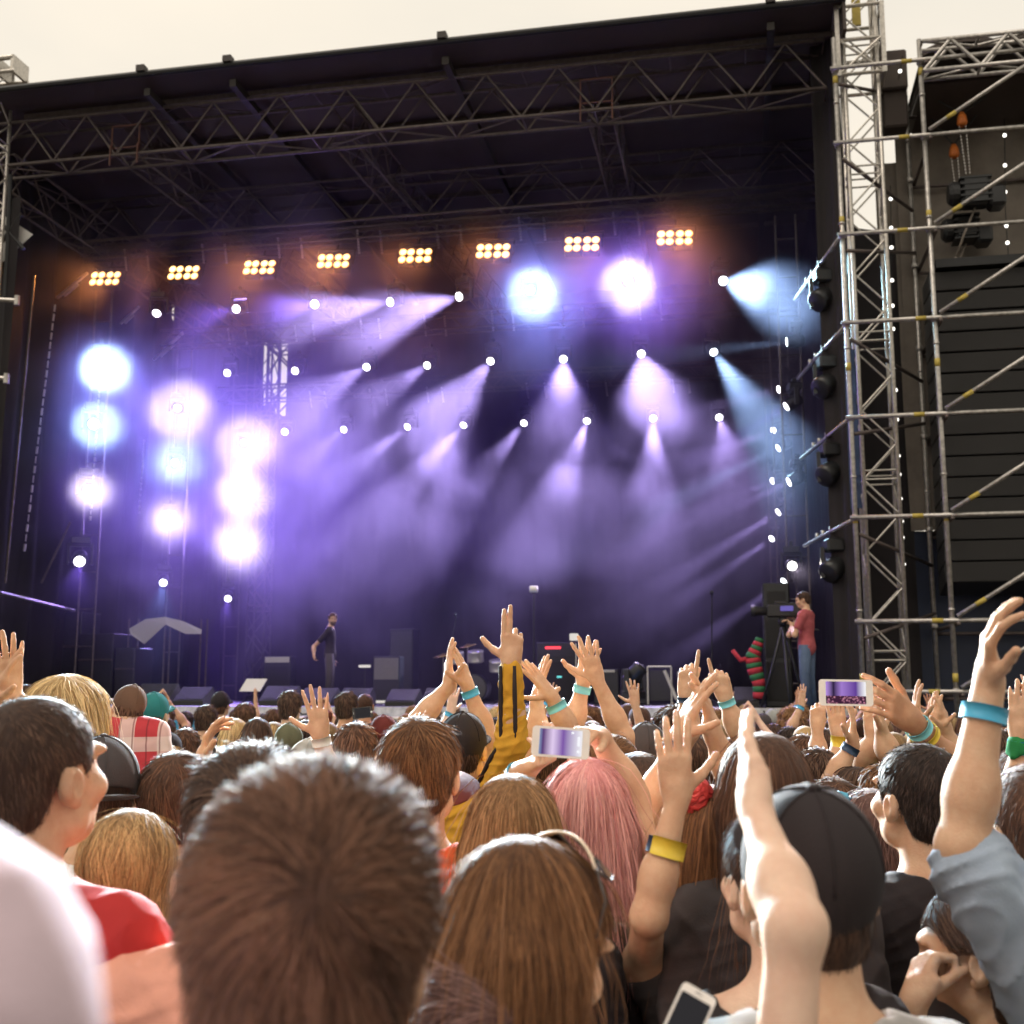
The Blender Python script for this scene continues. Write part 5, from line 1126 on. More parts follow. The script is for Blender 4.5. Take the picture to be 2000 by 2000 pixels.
    for (p, d_, r, col, wdt) in bands:
        arc = col.endswith('_arc'); col = col.replace('_arc', ''); r = r + (.0025 if arc else 0)
        b = MB(); n = 28; x_, y_, z_ = frame_of(Vector(d_)); vs = []; 
        for q in (-wdt / 2, wdt / 2):
            for rr_ in (r + .0015, r + .004):
                for k in range(n): a_ = 2 * math.pi * k / n; vs.append(Vector(p) + z_ * q + (x_ * math.cos(a_) + y_ * math.sin(a_)) * rr_)
        fs = []
        for k in range(n):
            am_ = 2 * math.pi * (k + .5) / n; vv = x_ * math.cos(am_) + y_ * math.sin(am_)
            if arc and vv.dot(Vector(N3(CAMP - p + A3(.8, 0, 0)))) < .45: continue
            k2 = (k + 1) % n; fs += [(n + k, n + k2, 3 * n + k2, 3 * n + k), (k, k2, n + k2, n + k)[::-1], (2 * n + k, 2 * n + k2, 3 * n + k2, 3 * n + k)]
        b.add(vs, fs); b.build('wristband', M_band[col], root, True)
    root['_c'] = [float(q) for q in c]
    if extra: extra(root, c, R, s, T, arms)
    PEOPLE.append((x, ytop, dep)); return root, c, R, arms
PEOPLE = []
# ---------------- people on the stage
P = Vector(atd(650, 1201, 23.0))
person('singer in dark clothes holding a microphone on the stage', 0, 0, 14, P0=(P.x, P.y, FL + 1.80), ground=FL, yaw=160, pitch=5, hair='short', hcol='brown', sk='mid', shirt='black', beard=True, eyes=True, trousers='charcoal', voxel=.012, nstr=200,
       arms=[dict(side=1, elbow_w=(P.x - .34, P.y - .12, FL + 1.12), wrist_w=(P.x - .3, P.y - .32, FL + .95), tip_w=(P.x - .28, P.y - .4, FL + .8), palm=(1, 0, 0), hand=HAND_GRIP)])
P = Vector(atd(1566, 1158, 17.6)); c_ = S(cs, .95, cz)
person('cameraman in a dusty pink T-shirt and jeans working the broadcast camera', 0, 0, 9, P0=(P.x, P.y, FL + 1.76), ground=FL, yaw=-72, pitch=12, hair='crop' if False else 'short', hcol='dark', sk='mid', shirt='pinkshirt', trousers='jeans', eyes=True, voxel=.009, nstr=300, vol=.7, body_yaw=-55,
       arms=[dict(side=-1, elbow_w=tuple(Vector((P.x, P.y, FL + 1.1)) + AX * .14 - BX * .2), wrist_w=tuple(c_ - UZ * .22 - AX * .12 - BX * .1), tip_w=tuple(c_ - UZ * .05 + AX * .03 - BX * .05), palm=tuple(AX), hand=HAND_GRIP),
             dict(side=1, elbow_w=tuple(Vector((P.x, P.y, FL + 1.12)) + AX * .2 + BX * .25), wrist_w=tuple(c_ - UZ * .15 - AX * .2 + BX * .15), tip_w=tuple(c_ - UZ * .0 - AX * .05 + BX * .1), palm=tuple(AX), hand=HAND_GRIP)])
import time as _t; _t0 = _t.time()
DN = lambda sd_: dict(side=sd_, down=True)
def arm(side, elbow, wrist, tip, dep, palm='away', hand=HAND_FLAT, dt=0., dw=0., **k):
    return dict(side=side, elbow=(*elbow, dep), wrist=(*wrist, dep + dw), tip=(*tip, dep + dw + dt), palm=palm, hand=hand, **k)
# ---------------- nearest people
person('man with thick tousled brown hair seen from behind, the largest head, nearest the viewer', 606, 1545, .9, hair='tousle', hcol='brown', shirt='navy', vol=1.3, nstr=11000, stand=.015, strand_len=.05)
person('person at the left edge with a raised pale lilac sleeve blurred by nearness', -620, 1400, .62, hair='short', hcol='dark', shirt='lilac', sleeve='long', nstr=200,
       arms=[dict(side=1, elbow=(-205, 1965, .34), wrist=(-660, 1800, .5), tip=(-780, 1700, .56), palm='away', hand=HAND_RELAX, shoulder=(-150, 2800, .36), fat=.95)])
def marks(root, c, R, s, T, arms):
    b = MB(); p = W3(1468, 1568, 1.29); b.lathe(p, [(-.001, .001), (0, .010), (.001, .001)], N3(CAMP - p), 12)
person('short person whose bare pale arm rises blurred in front of the black capped man', 1640, 2120, 1.2, hair='short', hcol='dark', sk='pale', shirt='black', sleeve='none', female=True, nstr=200,
       arms=[dict(side=-1, elbow=(1552, 1812, 1.2), wrist=(1476, 1582, 1.36), tip=(1436, 1396, 1.48), palm=(1, .3, .2), hand=dict(curl=[.12, .1, .12, .16], thumb=0, spread=.0), shoulder=(1522, 2230, 1.15), fat=.8, hs=.86)])
# ---------------- left foreground
person('short-haired man in a red shirt at the left edge, his ear and cheek turned right', 58, 1368, 1.85, yaw=26, hair='short', hcol='dark', sk='mid', shirt='red', body_yaw=8, nstr=2600, scale=1.04, stand=.04, strand_len=.022, vol=.45)
def cord(root, c, R, s, T, arms):
    b = MB(); pts = []
    for i in range(24):
        a_ = 2 * math.pi * i / 23; pts.append(T(.068 * math.sin(a_), -.02 + .072 * math.cos(a_), -.155 - .03 * math.cos(a_)))
    b.path(pts, .0022, 6); b.build('neck_cord', CLOTH['black'], root, True)
person('man in a black cap and grey T-shirt with a dark cord round his neck', 1590, 1542, 1.5, pitch=-15, cap_line=.012, cap_='cap', hair='short', hcol='dark', shirt='grey', skirt='black', extra=cord, nstr=1500, stand=.04, sk='mid')
person('dark brown-haired person in a salmon shirt beside the largest head', 480, 1480, 1.75, hair='tousle', hcol='dark', shirt='salmon', vol=.8, nstr=2600, stand=.02)
person('woman with pulled back dark blond hair in cream clothes beside the short-haired man in red', 250, 1588, 2.2, hair='tied', hcol='dblond', shirt='cream', female=True, sk='pale', nstr=2600)
person('man in a dark cap and white shirt behind the tied back blond hair', 203, 1438, 2.8, yaw=-25, cap_='cap', cap_back=True, hair='short', hcol='dark', shirt='white', skirt='charcoal')
person('woman with a big mass of wavy golden blond hair', 128, 1322, 3.3, hair='wavy', hcol='blond', vol=2.5, hlen=.24, female=True, shirt='olive', nstr=3200, sk='pale')
person('man in a tilted brown cap and red checked shirt', 266, 1338, 5.0, scale=.76, shrug=.1, yaw=-35, roll=14, cap_='cap', hair='short', hcol='brown', shirt='plaid', skirt='brown')
person('person with a round crop of smooth dark brown hair behind the blond tied hair', 345, 1473, 2.85, hair='short', hcol='brown', shirt='charcoal', vol=1.1, nstr=2200, stand=.02)
person('person in a pale grey cap with a dark seam holding up an open palm', 606, 1443, 4.2, cap_='cap', hair='short', hcol='brown', shirt='white', skirt='greycap', arms=[arm(1, (640, 1520), (626, 1438), (618, 1368), 4.15, hand=HAND_OPEN, bands=[(.12, 'white', .03)])])
person('person in a dark red knitted cap raising a cupped hand', 468, 1448, 3.85, cap_='beanie', hair='short', hcol='dark', shirt='maroon', skirt='maroon', arms=[arm(-1, (392, 1560), (395, 1487), (412, 1413), 3.7, palm='right', hand=HAND_RELAX)])
person('boy with straight brown hair and an orange red shirt behind the largest head', 818, 1405, 2.6, yaw=8, hair='short', hcol='chestnut', shirt='orange', nstr=2600, strand_len=.06, vol=1.1, stand=.03)
def brim_hat(root, c, R, s, T, arms):
    b = MB(); ax = R @ N3((0, .25, 1)); b.lathe(T(0, -.02, .03), [(0, .19), (.004, .195), (.008, .19), (.012, .105), (.06, .1), (.1, .085), (.115, .04), (.118, .002)], ax, 36); b.build('hat', CLOTH['maroon'], root, True)
person('person under a wide maroon brimmed hat behind the boy with straight brown hair', 800, 1475, 3.2, pitch=-28, hair='short', hcol='dark', shirt='black', extra=brim_hat, nstr=150)
def jacket_stripes(root, c, R, s, T, arms):
    a = [q for q in arms if not q.get('down')][0]; sh_ = W3(935, 1580, 4.25); el, wr = a['_el'], a['_wr']
    for k in (-1, 1):
        P = []
        for t, r in ((.97, .046), (.6, .053), (.2, .057), (0, .058)):
            p = el + (wr - el) * t; v = N3(CAMP - p); sd_ = N3(np.cross(N3(wr - el), v)); P.append(p + v * r * .88 * (1 if k > 0 else .72) + sd_ * (.012 if k > 0 else -.036) * (1 if k > 0 else 1.05))
        for t in (.3, .8):
            p = el + (sh_ - el) * t; v = N3(CAMP - p); sd_ = N3(np.cross(N3(el - sh_), v)); P.append(p + v * .058 * (1 if k > 0 else .7) + sd_ * (.012 if k > 0 else -.043))
        b = MB(); b.path(P, [.006, .0085, .0085, .0085, .0085, .006], 8); b.build('sleeve_stripe', CLOTH['black'], root, True)
person('man in a black cap and mustard jacket pointing two fingers straight up', 902, 1391, 4.3, yaw=12, cap_='cap', hair='short', hcol='dark', shirt='mustard', skirt='black', sleeve='long', neck='collar', extra=jacket_stripes, voxel=.0042, wr_amp=.006,
       arms=[arm(1, (1000, 1450), (998, 1296), (1002, 1205), 4.15, palm='away', hand=HAND_TWO, shoulder=(945, 1600, 4.25), fat=1.12, hs=1.1)])
# ---------------- centre
person('woman with long straight light brown hair down her back', 1002, 1518, 2.3, hair='long', hcol='lightbrown', female=True, hlen=.42, shirt='black', nstr=6500)
person('woman with long straight pink hair and a black denim jacket holding up a phone', 1146, 1486, 2.5, hair='long', hcol='pink', female=True, hlen=.28, shirt='black', sleeve='none', nstr=6000, neck='collar', vol=1.1,
       arms=[dict(side=-1, elbow=(975, 1600, 2.6), wrist=(1018, 1508, 2.5), tip=(1090, 1474, 2.44), palm=(.1, -.3, .9), hand=HAND_GRIP, hs=.95, bands=[(.12, 'blue', .032)]),
             dict(side=1, elbow=(1235, 1560, 2.6), wrist=(1172, 1440, 2.62), tip=(1095, 1408, 2.46), palm=(0, .3, -1), hand=HAND_GRIP, hs=.95)])
person('woman with a ponytail in a yellow tie, her ear showing', 1188, 1438, 3.5, yaw=30, hair='pony', hcol='chestnut', female=True, shirt='grey', nstr=1800, hlen=.2, extra=lambda root, c, R, s, T, arms: MB().lathe(T(0, -.125, .05), [(-.012, .02), (-.008, .03), (.008, .03), (.012, .02)], R @ A3(0, 1, 0), 14).build('hair_tie', M_band['yellow'], root, True))
def shades(root, c, R, s, T, arms):
    M_sh = mat('dark_lens', (.01, .01, .012), .08); M_fr = mat('cream_frame', (.75, .6, .45), .3)
    def sf(x, el, k=1.13):
        w_ = math.sqrt(max(.02, 1 - (x / .112) ** 2)); return T(x, -.016 + .112 * k * math.cos(rad(el)) * w_, .046 + .098 * k * math.sin(rad(el)) * w_)
    b = MB(); b.path([sf(x, 84 - 260 * x * x) for x in np.linspace(-.085, .085, 13)], .002, 7)
    f = b.build('sunglasses', M_fr, root, True); b = MB()
    for sd_ in (-1, 1):
        b.path([sf(sd_ * .085, 80), T(sd_ * .1, .012, .085), T(sd_ * .104, .01, .04)], .002, 6)
        b.path([sf(sd_ * .012, 83), sf(sd_ * .018, 58), sf(sd_ * .05, 50), sf(sd_ * .08, 58), sf(sd_ * .085, 80)], .0018, 6)
    b.build('rim', mat('dark_frame', (.05, .035, .03), .3), f, True)
    for sd_ in (-1, 1):
        b = MB(); L_ = [sf(sd_ * .014, 82, 1.125), sf(sd_ * .02, 59, 1.125), sf(sd_ * .05, 52, 1.125), sf(sd_ * .078, 59, 1.125), sf(sd_ * .082, 79, 1.125), sf(sd_ * .05, 81, 1.13)]; b.quad(*L_); b.build('lens', M_sh, f)
person('woman with brown hair looking down to the right, sunglasses pushed up on her head', 1075, 1650, 1.5, yaw=54, pitch=22, hair='long', hcol='chestnut', female=True, hlen=.36, shirt='black', sleeve='none', body_yaw=20, extra=shades, nstr=7500, sk='mid')
person('greyish brown-haired short person at the bottom edge right of the largest head', 955, 1862, 1.4, hair='tousle', hcol='mauve', scale=.9, shirt='grey', nstr=2600, stand=.06)
person('person with both hands clapping, polka dot black sleeves', 1248, 1474, 3.0, hair='bob', hcol='dark', female=True, hlen=.2, shirt='black', sk='mid', voxel=.004,
       arms=[dict(side=-1, elbow=(1262, 1590, 2.8), wrist=(1328, 1437, 2.78), tip=(1368, 1338, 2.76), palm=(1, .2, 0), hand=HAND_CLAP, bands=[(.1, 'navy', .025)], shoulder=(1278, 1720, 2.95)),
             dict(side=1, elbow=(1432, 1520, 2.9), wrist=(1392, 1432, 2.84), tip=(1372, 1335, 2.8), palm=(-1, .2, 0), hand=HAND_CLAP, shoulder=(1440, 1700, 3.0))])
def red_flower(root, c, R, s, T, arms):
    b = MB(); p0 = T(-.045, -.05, .125)
    for i in range(16):
        d = N3(rng.normal(0, 1, 3) + A3(0, -.5, .8)); x_, y_, z_ = frame_of(Vector(d)); p = Vector(p0 + d * .022)
        b.lathe(p, [(0, .004), (.008, .024), (.012, .026), (.014, .02), (.01, .003)], d, 9)
    b.build('hair_flower', M_band['red'], root, True)
person('brunette with a red flower in her hair and a raised left hand', 1392, 1540, 2.4, hair='long', hcol='chestnut', female=True, hlen=.3, shirt='charcoal', nstr=2400, extra=red_flower, sk='mid',
       arms=[dict(side=-1, elbow=(1268, 1790, 2.15), wrist=(1322, 1560, 2.2), tip=(1312, 1412, 2.2), palm='away', hand=dict(curl=[.25, .2, .25, .3], thumb=.6, spread=.1), sleeve='none', fat=.88, hs=.95, bands=[(.42, 'navy', .03), (.42, 'yellow_arc', .034)])])
person('woman with short hair and a black wide-necked top beside the black capped man', 1524, 1580, 1.95, yaw=-15, hair='short', hcol='dark', female=True, shirt='black', neck='wide', sk='pale', nstr=1400)
person('woman with long brown hair behind the blurred raised arm', 1492, 1436, 2.35, hair='long', hcol='brown', female=True, hlen=.3, shirt='charcoal', nstr=2600)
# ---------------- right
person('man with close cropped dark hair in a black T-shirt looking left', 1803, 1457, 2.55, yaw=-22, hair='short', hcol='black', shirt='black', nstr=2600, strand_len=.022, vol=.7, stand=.03)
person('person in a rolled blue denim sleeve raising a big bare forearm with a blue wristband', 2260, 1400, 1.95, hair='short', hcol='dark', shirt='denim', sleeve='rolled', neck='collar', nstr=100, voxel=.0036, wr_amp=.008,
       arms=[dict(side=-1, elbow=(1880, 1655, 1.9), wrist=(1932, 1330, 1.95), tip=(1925, 1150, 1.9), palm=(1, -.3, 0), hand=dict(curl=[.5, .42, .4, .45], thumb=.3, spread=.05), hs=.9, shoulder=(2045, 1960, 1.92), bands=[(.2, 'blue', .026)], fat=1.0)])
person('short-haired man at the right edge behind the denim sleeve', 2025, 1500, 2.25, yaw=-12, hair='short', hcol='brown', shirt='charcoal', nstr=1600, strand_len=.03, stand=.03)
person('girl with dark pulled back hair in profile holding a fist to her mouth', 1905, 1725, 2.15, yaw=-62, pitch=6, hair='tied', hcol='dark', female=True, shirt='cream', sk='mid', body_yaw=-20, nstr=2200,
       arms=[dict(side=-1, elbow=(1755, 2090, 2.05), wrist=(1785, 1955, 2.05), tip=(1815, 1850, 2.1), palm=(.7, .3, .2), hand=HAND_FIST)])
def blue_bow(root, c, R, s, T, arms):
    b = MB()
    for sd_ in (-1, 1): b.lathe(T(-.055 + sd_ * .03, -.02, .11), [(-.028, .006), (-.012, .026), (.01, .026), (.026, .008)], R @ N3((sd_, 0, .3)), 10)
    b.lathe(T(-.055, -.02, .11), [(-.012, .004), (0, .014), (.012, .004)], R @ A3(1, 0, 0), 8); b.build('hair_bow', M_band['blue'], root, True)
person('woman with loose mauve brown hair and a light blue bow', 1702, 1545, 3.1, hair='wavy', hcol='mauve', female=True, hlen=.3, shirt='brown', nstr=1800, extra=blue_bow)
def simple_shades(root, c, R, s, T, arms):
    b = MB(); b.path([T(.09 * math.sin(a), -.01 + .1 * math.cos(a), .1) for a in np.linspace(-2.0, 2.0, 17)], .006, 6); b.build('sunglasses', CLOTH['black'], root, True)
person('person with dark sunglasses worn backwards on brown hair', 1630, 1522, 3.9, hair='short', hcol='brown', shirt='grey', extra=simple_shades)
person('person holding up a white phone that shows the concert, two bright wristbands', 1905, 1500, 3.2, hair='short', hcol='dark', shirt='charcoal', sk='tan', voxel=.004,
       arms=[dict(side=-1, elbow=(1880, 1520, 3.1), wrist=(1782, 1408, 3.0), tip=(1705, 1345, 2.92), palm=(-.5, .85, 0), hand=dict(curl=[.35, .4, .45, .5], thumb=.55, spread=.12), bands=[(.12, 'cyan', .022), (.24, 'yellow', .018)], sleeve='none', hs=1.08)])
person('person in a green hooded top at the right edge, blue ribbon on the wrist', 2010, 1455, 3.6, hair='short', hcol='brown', shirt='green', neck='hood', sleeve='long', arms=[arm(-1, (1990, 1560), (1992, 1440), (1994, 1370), 3.55, bands=[(.15, 'blue', .04)])])
person('person in a dark grey cap near the centre, seen over the ponytail', 1262, 1411, 4.9, cap_='cap', hair='short', hcol='dark', shirt='black', skirt='charcoal')
# ---------------- arms raised further off
person('person clapping overhead behind the boy, blue ribbon on one wrist', 884, 1440, 4.9, hair='short', hcol='dark', shirt='black', sleeve='none', voxel=.0042,
       arms=[arm(-1, (818, 1408), (878, 1338), (874, 1276), 4.6, palm=(1, .3, 0), hand=HAND_CLAP), arm(1, (952, 1440), (914, 1342), (896, 1268), 4.6, palm=(-1, .3, 0), hand=HAND_CLAP, bands=[(.12, 'blue', .03)])])
person('brown-haired person crossing two raised open hands, turquoise wristband', 1158, 1418, 4.8, hair='short', hcol='brown', shirt='grey', sleeve='none', voxel=.0042,
       arms=[arm(-1, (1118, 1425), (1140, 1332), (1152, 1268), 4.7, palm='cam', hand=HAND_OPEN, bands=[(.15, 'cyan', .03)]), arm(1, (1218, 1438), (1166, 1328), (1148, 1272), 4.6, palm='away', hand=dict(curl=[.1] * 4, thumb=.6, spread=.3))])
person('person clapping with crossed hands beside the yellow sleeve, turquoise wristband', 1082, 1442, 4.7, hair='short', hcol='dark', shirt='teal', sleeve='none', voxel=.0042,
       arms=[arm(-1, (1050, 1440), (1048, 1368), (1058, 1312), 4.6, palm=(1, .4, 0), hand=HAND_OPEN), arm(1, (1108, 1420), (1078, 1362), (1046, 1318), 4.5, palm=(-1, .5, 0), hand=HAND_OPEN, bands=[(.3, 'cyan', .03)])])
person('person pointing one finger up, dark band on the wrist', 1345, 1432, 4.6, hair='short', hcol='dark', shirt='black', arms=[arm(-1, (1345, 1428), (1340, 1358), (1346, 1302), 4.4, hand=HAND_POINT, bands=[(.1, 'navy', .02)])], voxel=.0042)
person('person pointing one finger up, pale blue ribbon on the wrist', 1440, 1440, 4.7, hair='bob', hcol='brown', shirt='navy', female=True, hlen=.2, arms=[arm(1, (1440, 1425), (1417, 1365), (1403, 1308), 4.4, hand=HAND_POINT, bands=[(.12, 'cyan', .025)])], voxel=.0042)
person('person clapping high at the left edge', -25, 1400, 3.6, hair='short', hcol='brown', shirt='grey', arms=[arm(1, (45, 1410), (22, 1352), (20, 1306), 3.5, palm=(-.6, .7, 0), hand=HAND_OPEN), arm(-1, (-50, 1430), (-10, 1375), (5, 1330), 3.5, palm=(1, .3, 0), hand=HAND_CLAP)], voxel=.0042)
person('person clapping in the gap beside the phone hand, gold watch', 1665, 1445, 4.9, hair='short', hcol='brown', shirt='olive', arms=[arm(-1, (1640, 1490), (1640, 1440), (1632, 1386), 4.8, hand=HAND_FLAT, bands=[(.15, 'yellow', .05)]), arm(1, (1625, 1525), (1665, 1455), (1668, 1388), 4.5, hand=HAND_CLAP, palm=(-1, .3, 0), bands=[(.12, 'navy', .03)])], voxel=.0042)
person('person raising a thin bare arm with a closed hand beside the phone', 1600, 1462, 5.2, hair='short', hcol='dark', shirt='black', female=True, arms=[arm(-1, (1598, 1480), (1596, 1422), (1598, 1384), 5.1, hand=HAND_FIST)], voxel=.0045)
person('person clapping right of the phone hand', 1710, 1450, 4.8, hair='short', hcol='dark', shirt='charcoal', arms=[arm(-1, (1690, 1480), (1706, 1440), (1704, 1392), 4.6, palm='away', hand=HAND_FLAT), arm(1, (1735, 1470), (1722, 1430), (1716, 1392), 4.5, palm='left', hand=HAND_CLAP)], voxel=.0045)
person('person holding up a flat palm left of the big bare arm', 1800, 1452, 4.9, hair='short', hcol='brown', shirt='black', arms=[arm(-1, (1795, 1470), (1792, 1415), (1786, 1358), 4.8, palm='right', hand=HAND_CLAP)], voxel=.0045)
person('person clapping just left of the big bare arm', 1842, 1462, 5.0, hair='bob', hcol='dark', female=True, hlen=.2, shirt='red', arms=[arm(-1, (1820, 1470), (1824, 1430), (1822, 1382), 4.9, palm=(1, .6, 0), hand=HAND_CLAP), arm(1, (1865, 1470), (1850, 1428), (1842, 1380), 4.9, palm=(-1, .6, 0), hand=HAND_CLAP)], voxel=.0045)
print('people', _t.time() - _t0)
# ---------------- smartphones held up
def screen_mat(name, kind):
    m = bpy.data.materials.new(name); m.use_nodes = True; t = m.node_tree; t.nodes.clear()
    o = t.nodes.new('ShaderNodeOutputMaterial'); e = t.nodes.new('ShaderNodeEmission'); tcn = t.nodes.new('ShaderNodeTexCoord'); sep = t.nodes.new('ShaderNodeSeparateXYZ'); t.links.new(tcn.outputs['Object'], sep.inputs[0])
    mr_ = t.nodes.new('ShaderNodeMapRange'); mr_.inputs[1].default_value = -.05; mr_.inputs[2].default_value = .05; t.links.new(sep.outputs[0], mr_.inputs[0])
    r = t.nodes.new('ShaderNodeValToRGB'); t.links.new(mr_.outputs[0], r.inputs[0])
    if kind == 'glow':
        for p, c in ((0, (.35, .55, .8)), (.14, (.95, .98, .8)), (.34, (.75, .6, .85)), (.55, (.2, .09, .38)), (1, (.1, .035, .17))):
            el = r.color_ramp.elements.new(p) if p not in (0, 1) else r.color_ramp.elements[0 if p == 0 else 1]; el.color = (*c, 1)
        t.links.new(r.outputs[0], e.inputs[0])
    elif kind == 'concert':
        for p, c in ((0, (.5, .3, .8)), (.2, (.95, .85, 1)), (.4, (.35, .2, .6)), (.75, (.12, .05, .3)), (1, (.02, .012, .04))):
            el = r.color_ramp.elements.new(p) if p not in (0, 1) else r.color_ramp.elements[0 if p == 0 else 1]; el.color = (*c, 1)
        n = t.nodes.new('ShaderNodeTexVoronoi'); n.inputs['Scale'].default_value = 160; t.links.new(tcn.outputs['Object'], n.inputs['Vector'])
        r2 = t.nodes.new('ShaderNodeValToRGB'); r2.color_ramp.elements[0].color = (.6, .25, .35, 1); r2.color_ramp.elements[1].color = (.05, .015, .04, 1); r2.color_ramp.elements[0].position = .1; r2.color_ramp.elements[1].position = .55; t.links.new(n.outputs['Distance'], r2.inputs[0])
        lt = t.nodes.new('ShaderNodeMath'); lt.operation = 'LESS_THAN'; lt.inputs[1].default_value = -.008; t.links.new(sep.outputs[1], lt.inputs[0])
        mxn = t.nodes.new('ShaderNodeMixRGB'); t.links.new(lt.outputs[0], mxn.inputs[0]); t.links.new(r.outputs[0], mxn.inputs[1]); t.links.new(r2.outputs[0], mxn.inputs[2]); t.links.new(mxn.outputs[0], e.inputs[0])
    else: e.inputs[0].default_value = (.03, .028, .03, 1)
    e.inputs[1].default_value = 1.0; t.links.new(e.outputs[0], o.inputs[0]); m.cycles.emission_sampling = 'NONE'; return m
def phone(label, px, py, dep, w_px, tilt, kind, yaw=0, pitch=0, portrait=False, asp=.5, frame=M_white):
    P = Vector(W3(px, py, dep)); W_ = w_px * dep / F; H_ = W_ * asp
    r = thing('smartphone', label, 'phone', P)
    def rounded(b, w, h, z0, z1, rr, cx=0, cy=0, n=5):
        loop = []
        for (sx, sy, a0) in ((1, 1, 0), (-1, 1, 90), (-1, -1, 180), (1, -1, 270)):
            for i in range(n + 1):
                a = rad(a0 + 90 * i / n); loop.append((cx + sx * (w / 2 - rr) + rr * math.cos(a), cy + sy * (h / 2 - rr) + rr * math.sin(a)))
        k = len(loop); b.add([(x, y, z0) for x, y in loop] + [(x, y, z1) for x, y in loop], [tuple(range(k))[::-1], tuple(range(k, 2 * k))] + [(i, (i + 1) % k, k + (i + 1) % k, k + i) for i in range(k)])
    WO[r.name] = Vector()
    b = MB(); rounded(b, W_, H_, -.008, 0, min(W_, H_) * .13); bd = b.build('case', frame, r)
    sw, sh_ = (W_ * .74, H_ * .84) if not portrait else (W_ * .86, H_ * .76)
    b = MB(); rounded(b, sw, sh_, .0002, .0006, .002); b.build('screen', screen_mat('screen_' + kind, kind), r)
    b = MB()
    def part(nm): nonlocal b; b.build(nm, M_blackp if portrait else M_white, bd); b = MB()
    if not portrait: b.lathe((W_ * .435, 0, 0), [(0, H_ * .09), (.0008, H_ * .09)], n=12); part('home_button'); b.box((-W_ * .43, 0, .0003), (W_ * .012, H_ * .22, .001)); part('earpiece')
    else: b.lathe((0, -H_ * .44, 0), [(0, W_ * .09), (.0008, W_ * .09)], n=12); part('home_button'); b.box((0, H_ * .44, .0003), (W_ * .22, H_ * .01, .001)); part('earpiece'); b.lathe((-W_ * .02, H_ * .465, 0), [(0, W_ * .02), (.0008, W_ * .02)], n=8); part('front_lens')
    if kind == 'glow':
        b = MB(); rounded(b, .006 * W_ / .13, .022 * W_ / .13, .0008, .0011, .0025, sw * .42, .004); rounded(b, .007 * W_ / .13, .007 * W_ / .13, .0008, .0011, .003, sw * .42, -.018 * W_ / .13); rounded(b, .006 * W_ / .13, .005 * W_ / .13, .0008, .0011, .001, sw * .27, sh_ * .4); b.build('screen_icon', emit('icon_white', (.95, .95, 1), 1.0), r)
    WO[r.name] = Vector(P)
    d = (Vector((0, 0, EZ)) - P).normalized(); q = d.to_track_quat('Z', 'Y'); r.rotation_mode = 'QUATERNION'; r.rotation_quaternion = q @ Matrix.Rotation(rad(yaw), 3, 'Y').to_quaternion() @ Matrix.Rotation(rad(pitch), 3, 'X').to_quaternion() @ Matrix.Rotation(rad(tilt), 3, 'Z').to_quaternion(); return r
phone('white phone held sideways with a violet glowing screen, above the pink hair', 1095, 1450, 2.36, 113, -4, 'glow', asp=.52)
phone('white phone held sideways whose screen shows the violet stage and crowd', 1652, 1353, 2.92, 102, -1, 'concert', asp=.5, yaw=0)
phone('white phone with a dark screen held upright low at the bottom edge', 1338, 2000, 1.35, 72, -27, 'dark', portrait=True, asp=1.95)
phone('small black phone held up in the distant crowd near the stage', 708, 1392, 7.5, 40, 6, 'dark', asp=.55, frame=M_blackp)
# ================================================================== the many people further off: a few figures built once and copied
FAR = []
def proto(key, **kw):
    r = person('distant figure', 0, 0, 9, P0=(0, .6 + .0 * len(FAR), 1.74), voxel=.013, nstr=kw.pop('nstr', 900), **kw)[0]
    FAR.append((key, r)); return r
proto('short', hair='short'); proto('long', hair='long', female=True, hlen=.28); proto('cap', hair='short', cap_='cap', skirt='charcoal'); proto('bun', hair='bun', female=True); proto('bob', hair='bob', female=True, hlen=.16); proto('crop', hair='buzz'); proto('curly', hair='curly', vol=.7)
def uparm(kind):
    c = A3(0, .6, 1.74)
    if kind == 'one': return [dict(side=1, elbow_w=c + A3(.3, .1, -.15), wrist_w=c + A3(.24, .12, .11), tip_w=c + A3(.22, .12, .29), palm='away', hand=HAND_OPEN)]
    if kind == 'clap': return [dict(side=1, elbow_w=c + A3(.25, .2, -.2), wrist_w=c + A3(.08, .25, .02), tip_w=c + A3(.02, .25, .19), palm=(-1, 0, 0), hand=HAND_CLAP), dict(side=-1, elbow_w=c + A3(-.25, .2, -.2), wrist_w=c + A3(-.08, .25, .02), tip_w=c + A3(-.02, .25, .19), palm=(1, 0, 0), hand=HAND_CLAP)]
    return [dict(side=-1, elbow_w=c + A3(-.33, .1, -.1), wrist_w=c + A3(-.2, .1, .13), tip_w=c + A3(-.17, .12, .3), palm='away', hand=HAND_OPEN, bands=[(.1, 'blue', .03)])]
for k in ('one', 'clap', 'left'): r = person('distant figure', 0, 0, 9, P0=(0, .6, 1.74), voxel=.008, nstr=300, hair='short', arms=uparm(k))[0]; FAR.append(('arms_' + k, r))
def recolor(r, sk, sh_, hc, cp=None):
    for ch in r.children:
        n = ch.name.split('.')[0]
        m = {'body': SK[sk], 'shirt': CLOTH[sh_], 'jacket': CLOTH[sh_], 'hair': H[hc], 'cap': CLOTH.get(cp)}.get(n)
        for o in [ch] + list(ch.children):
            if m is not None and o.data and len(o.material_slots): o.material_slots[0].link = 'OBJECT'; o.material_slots[0].material = m
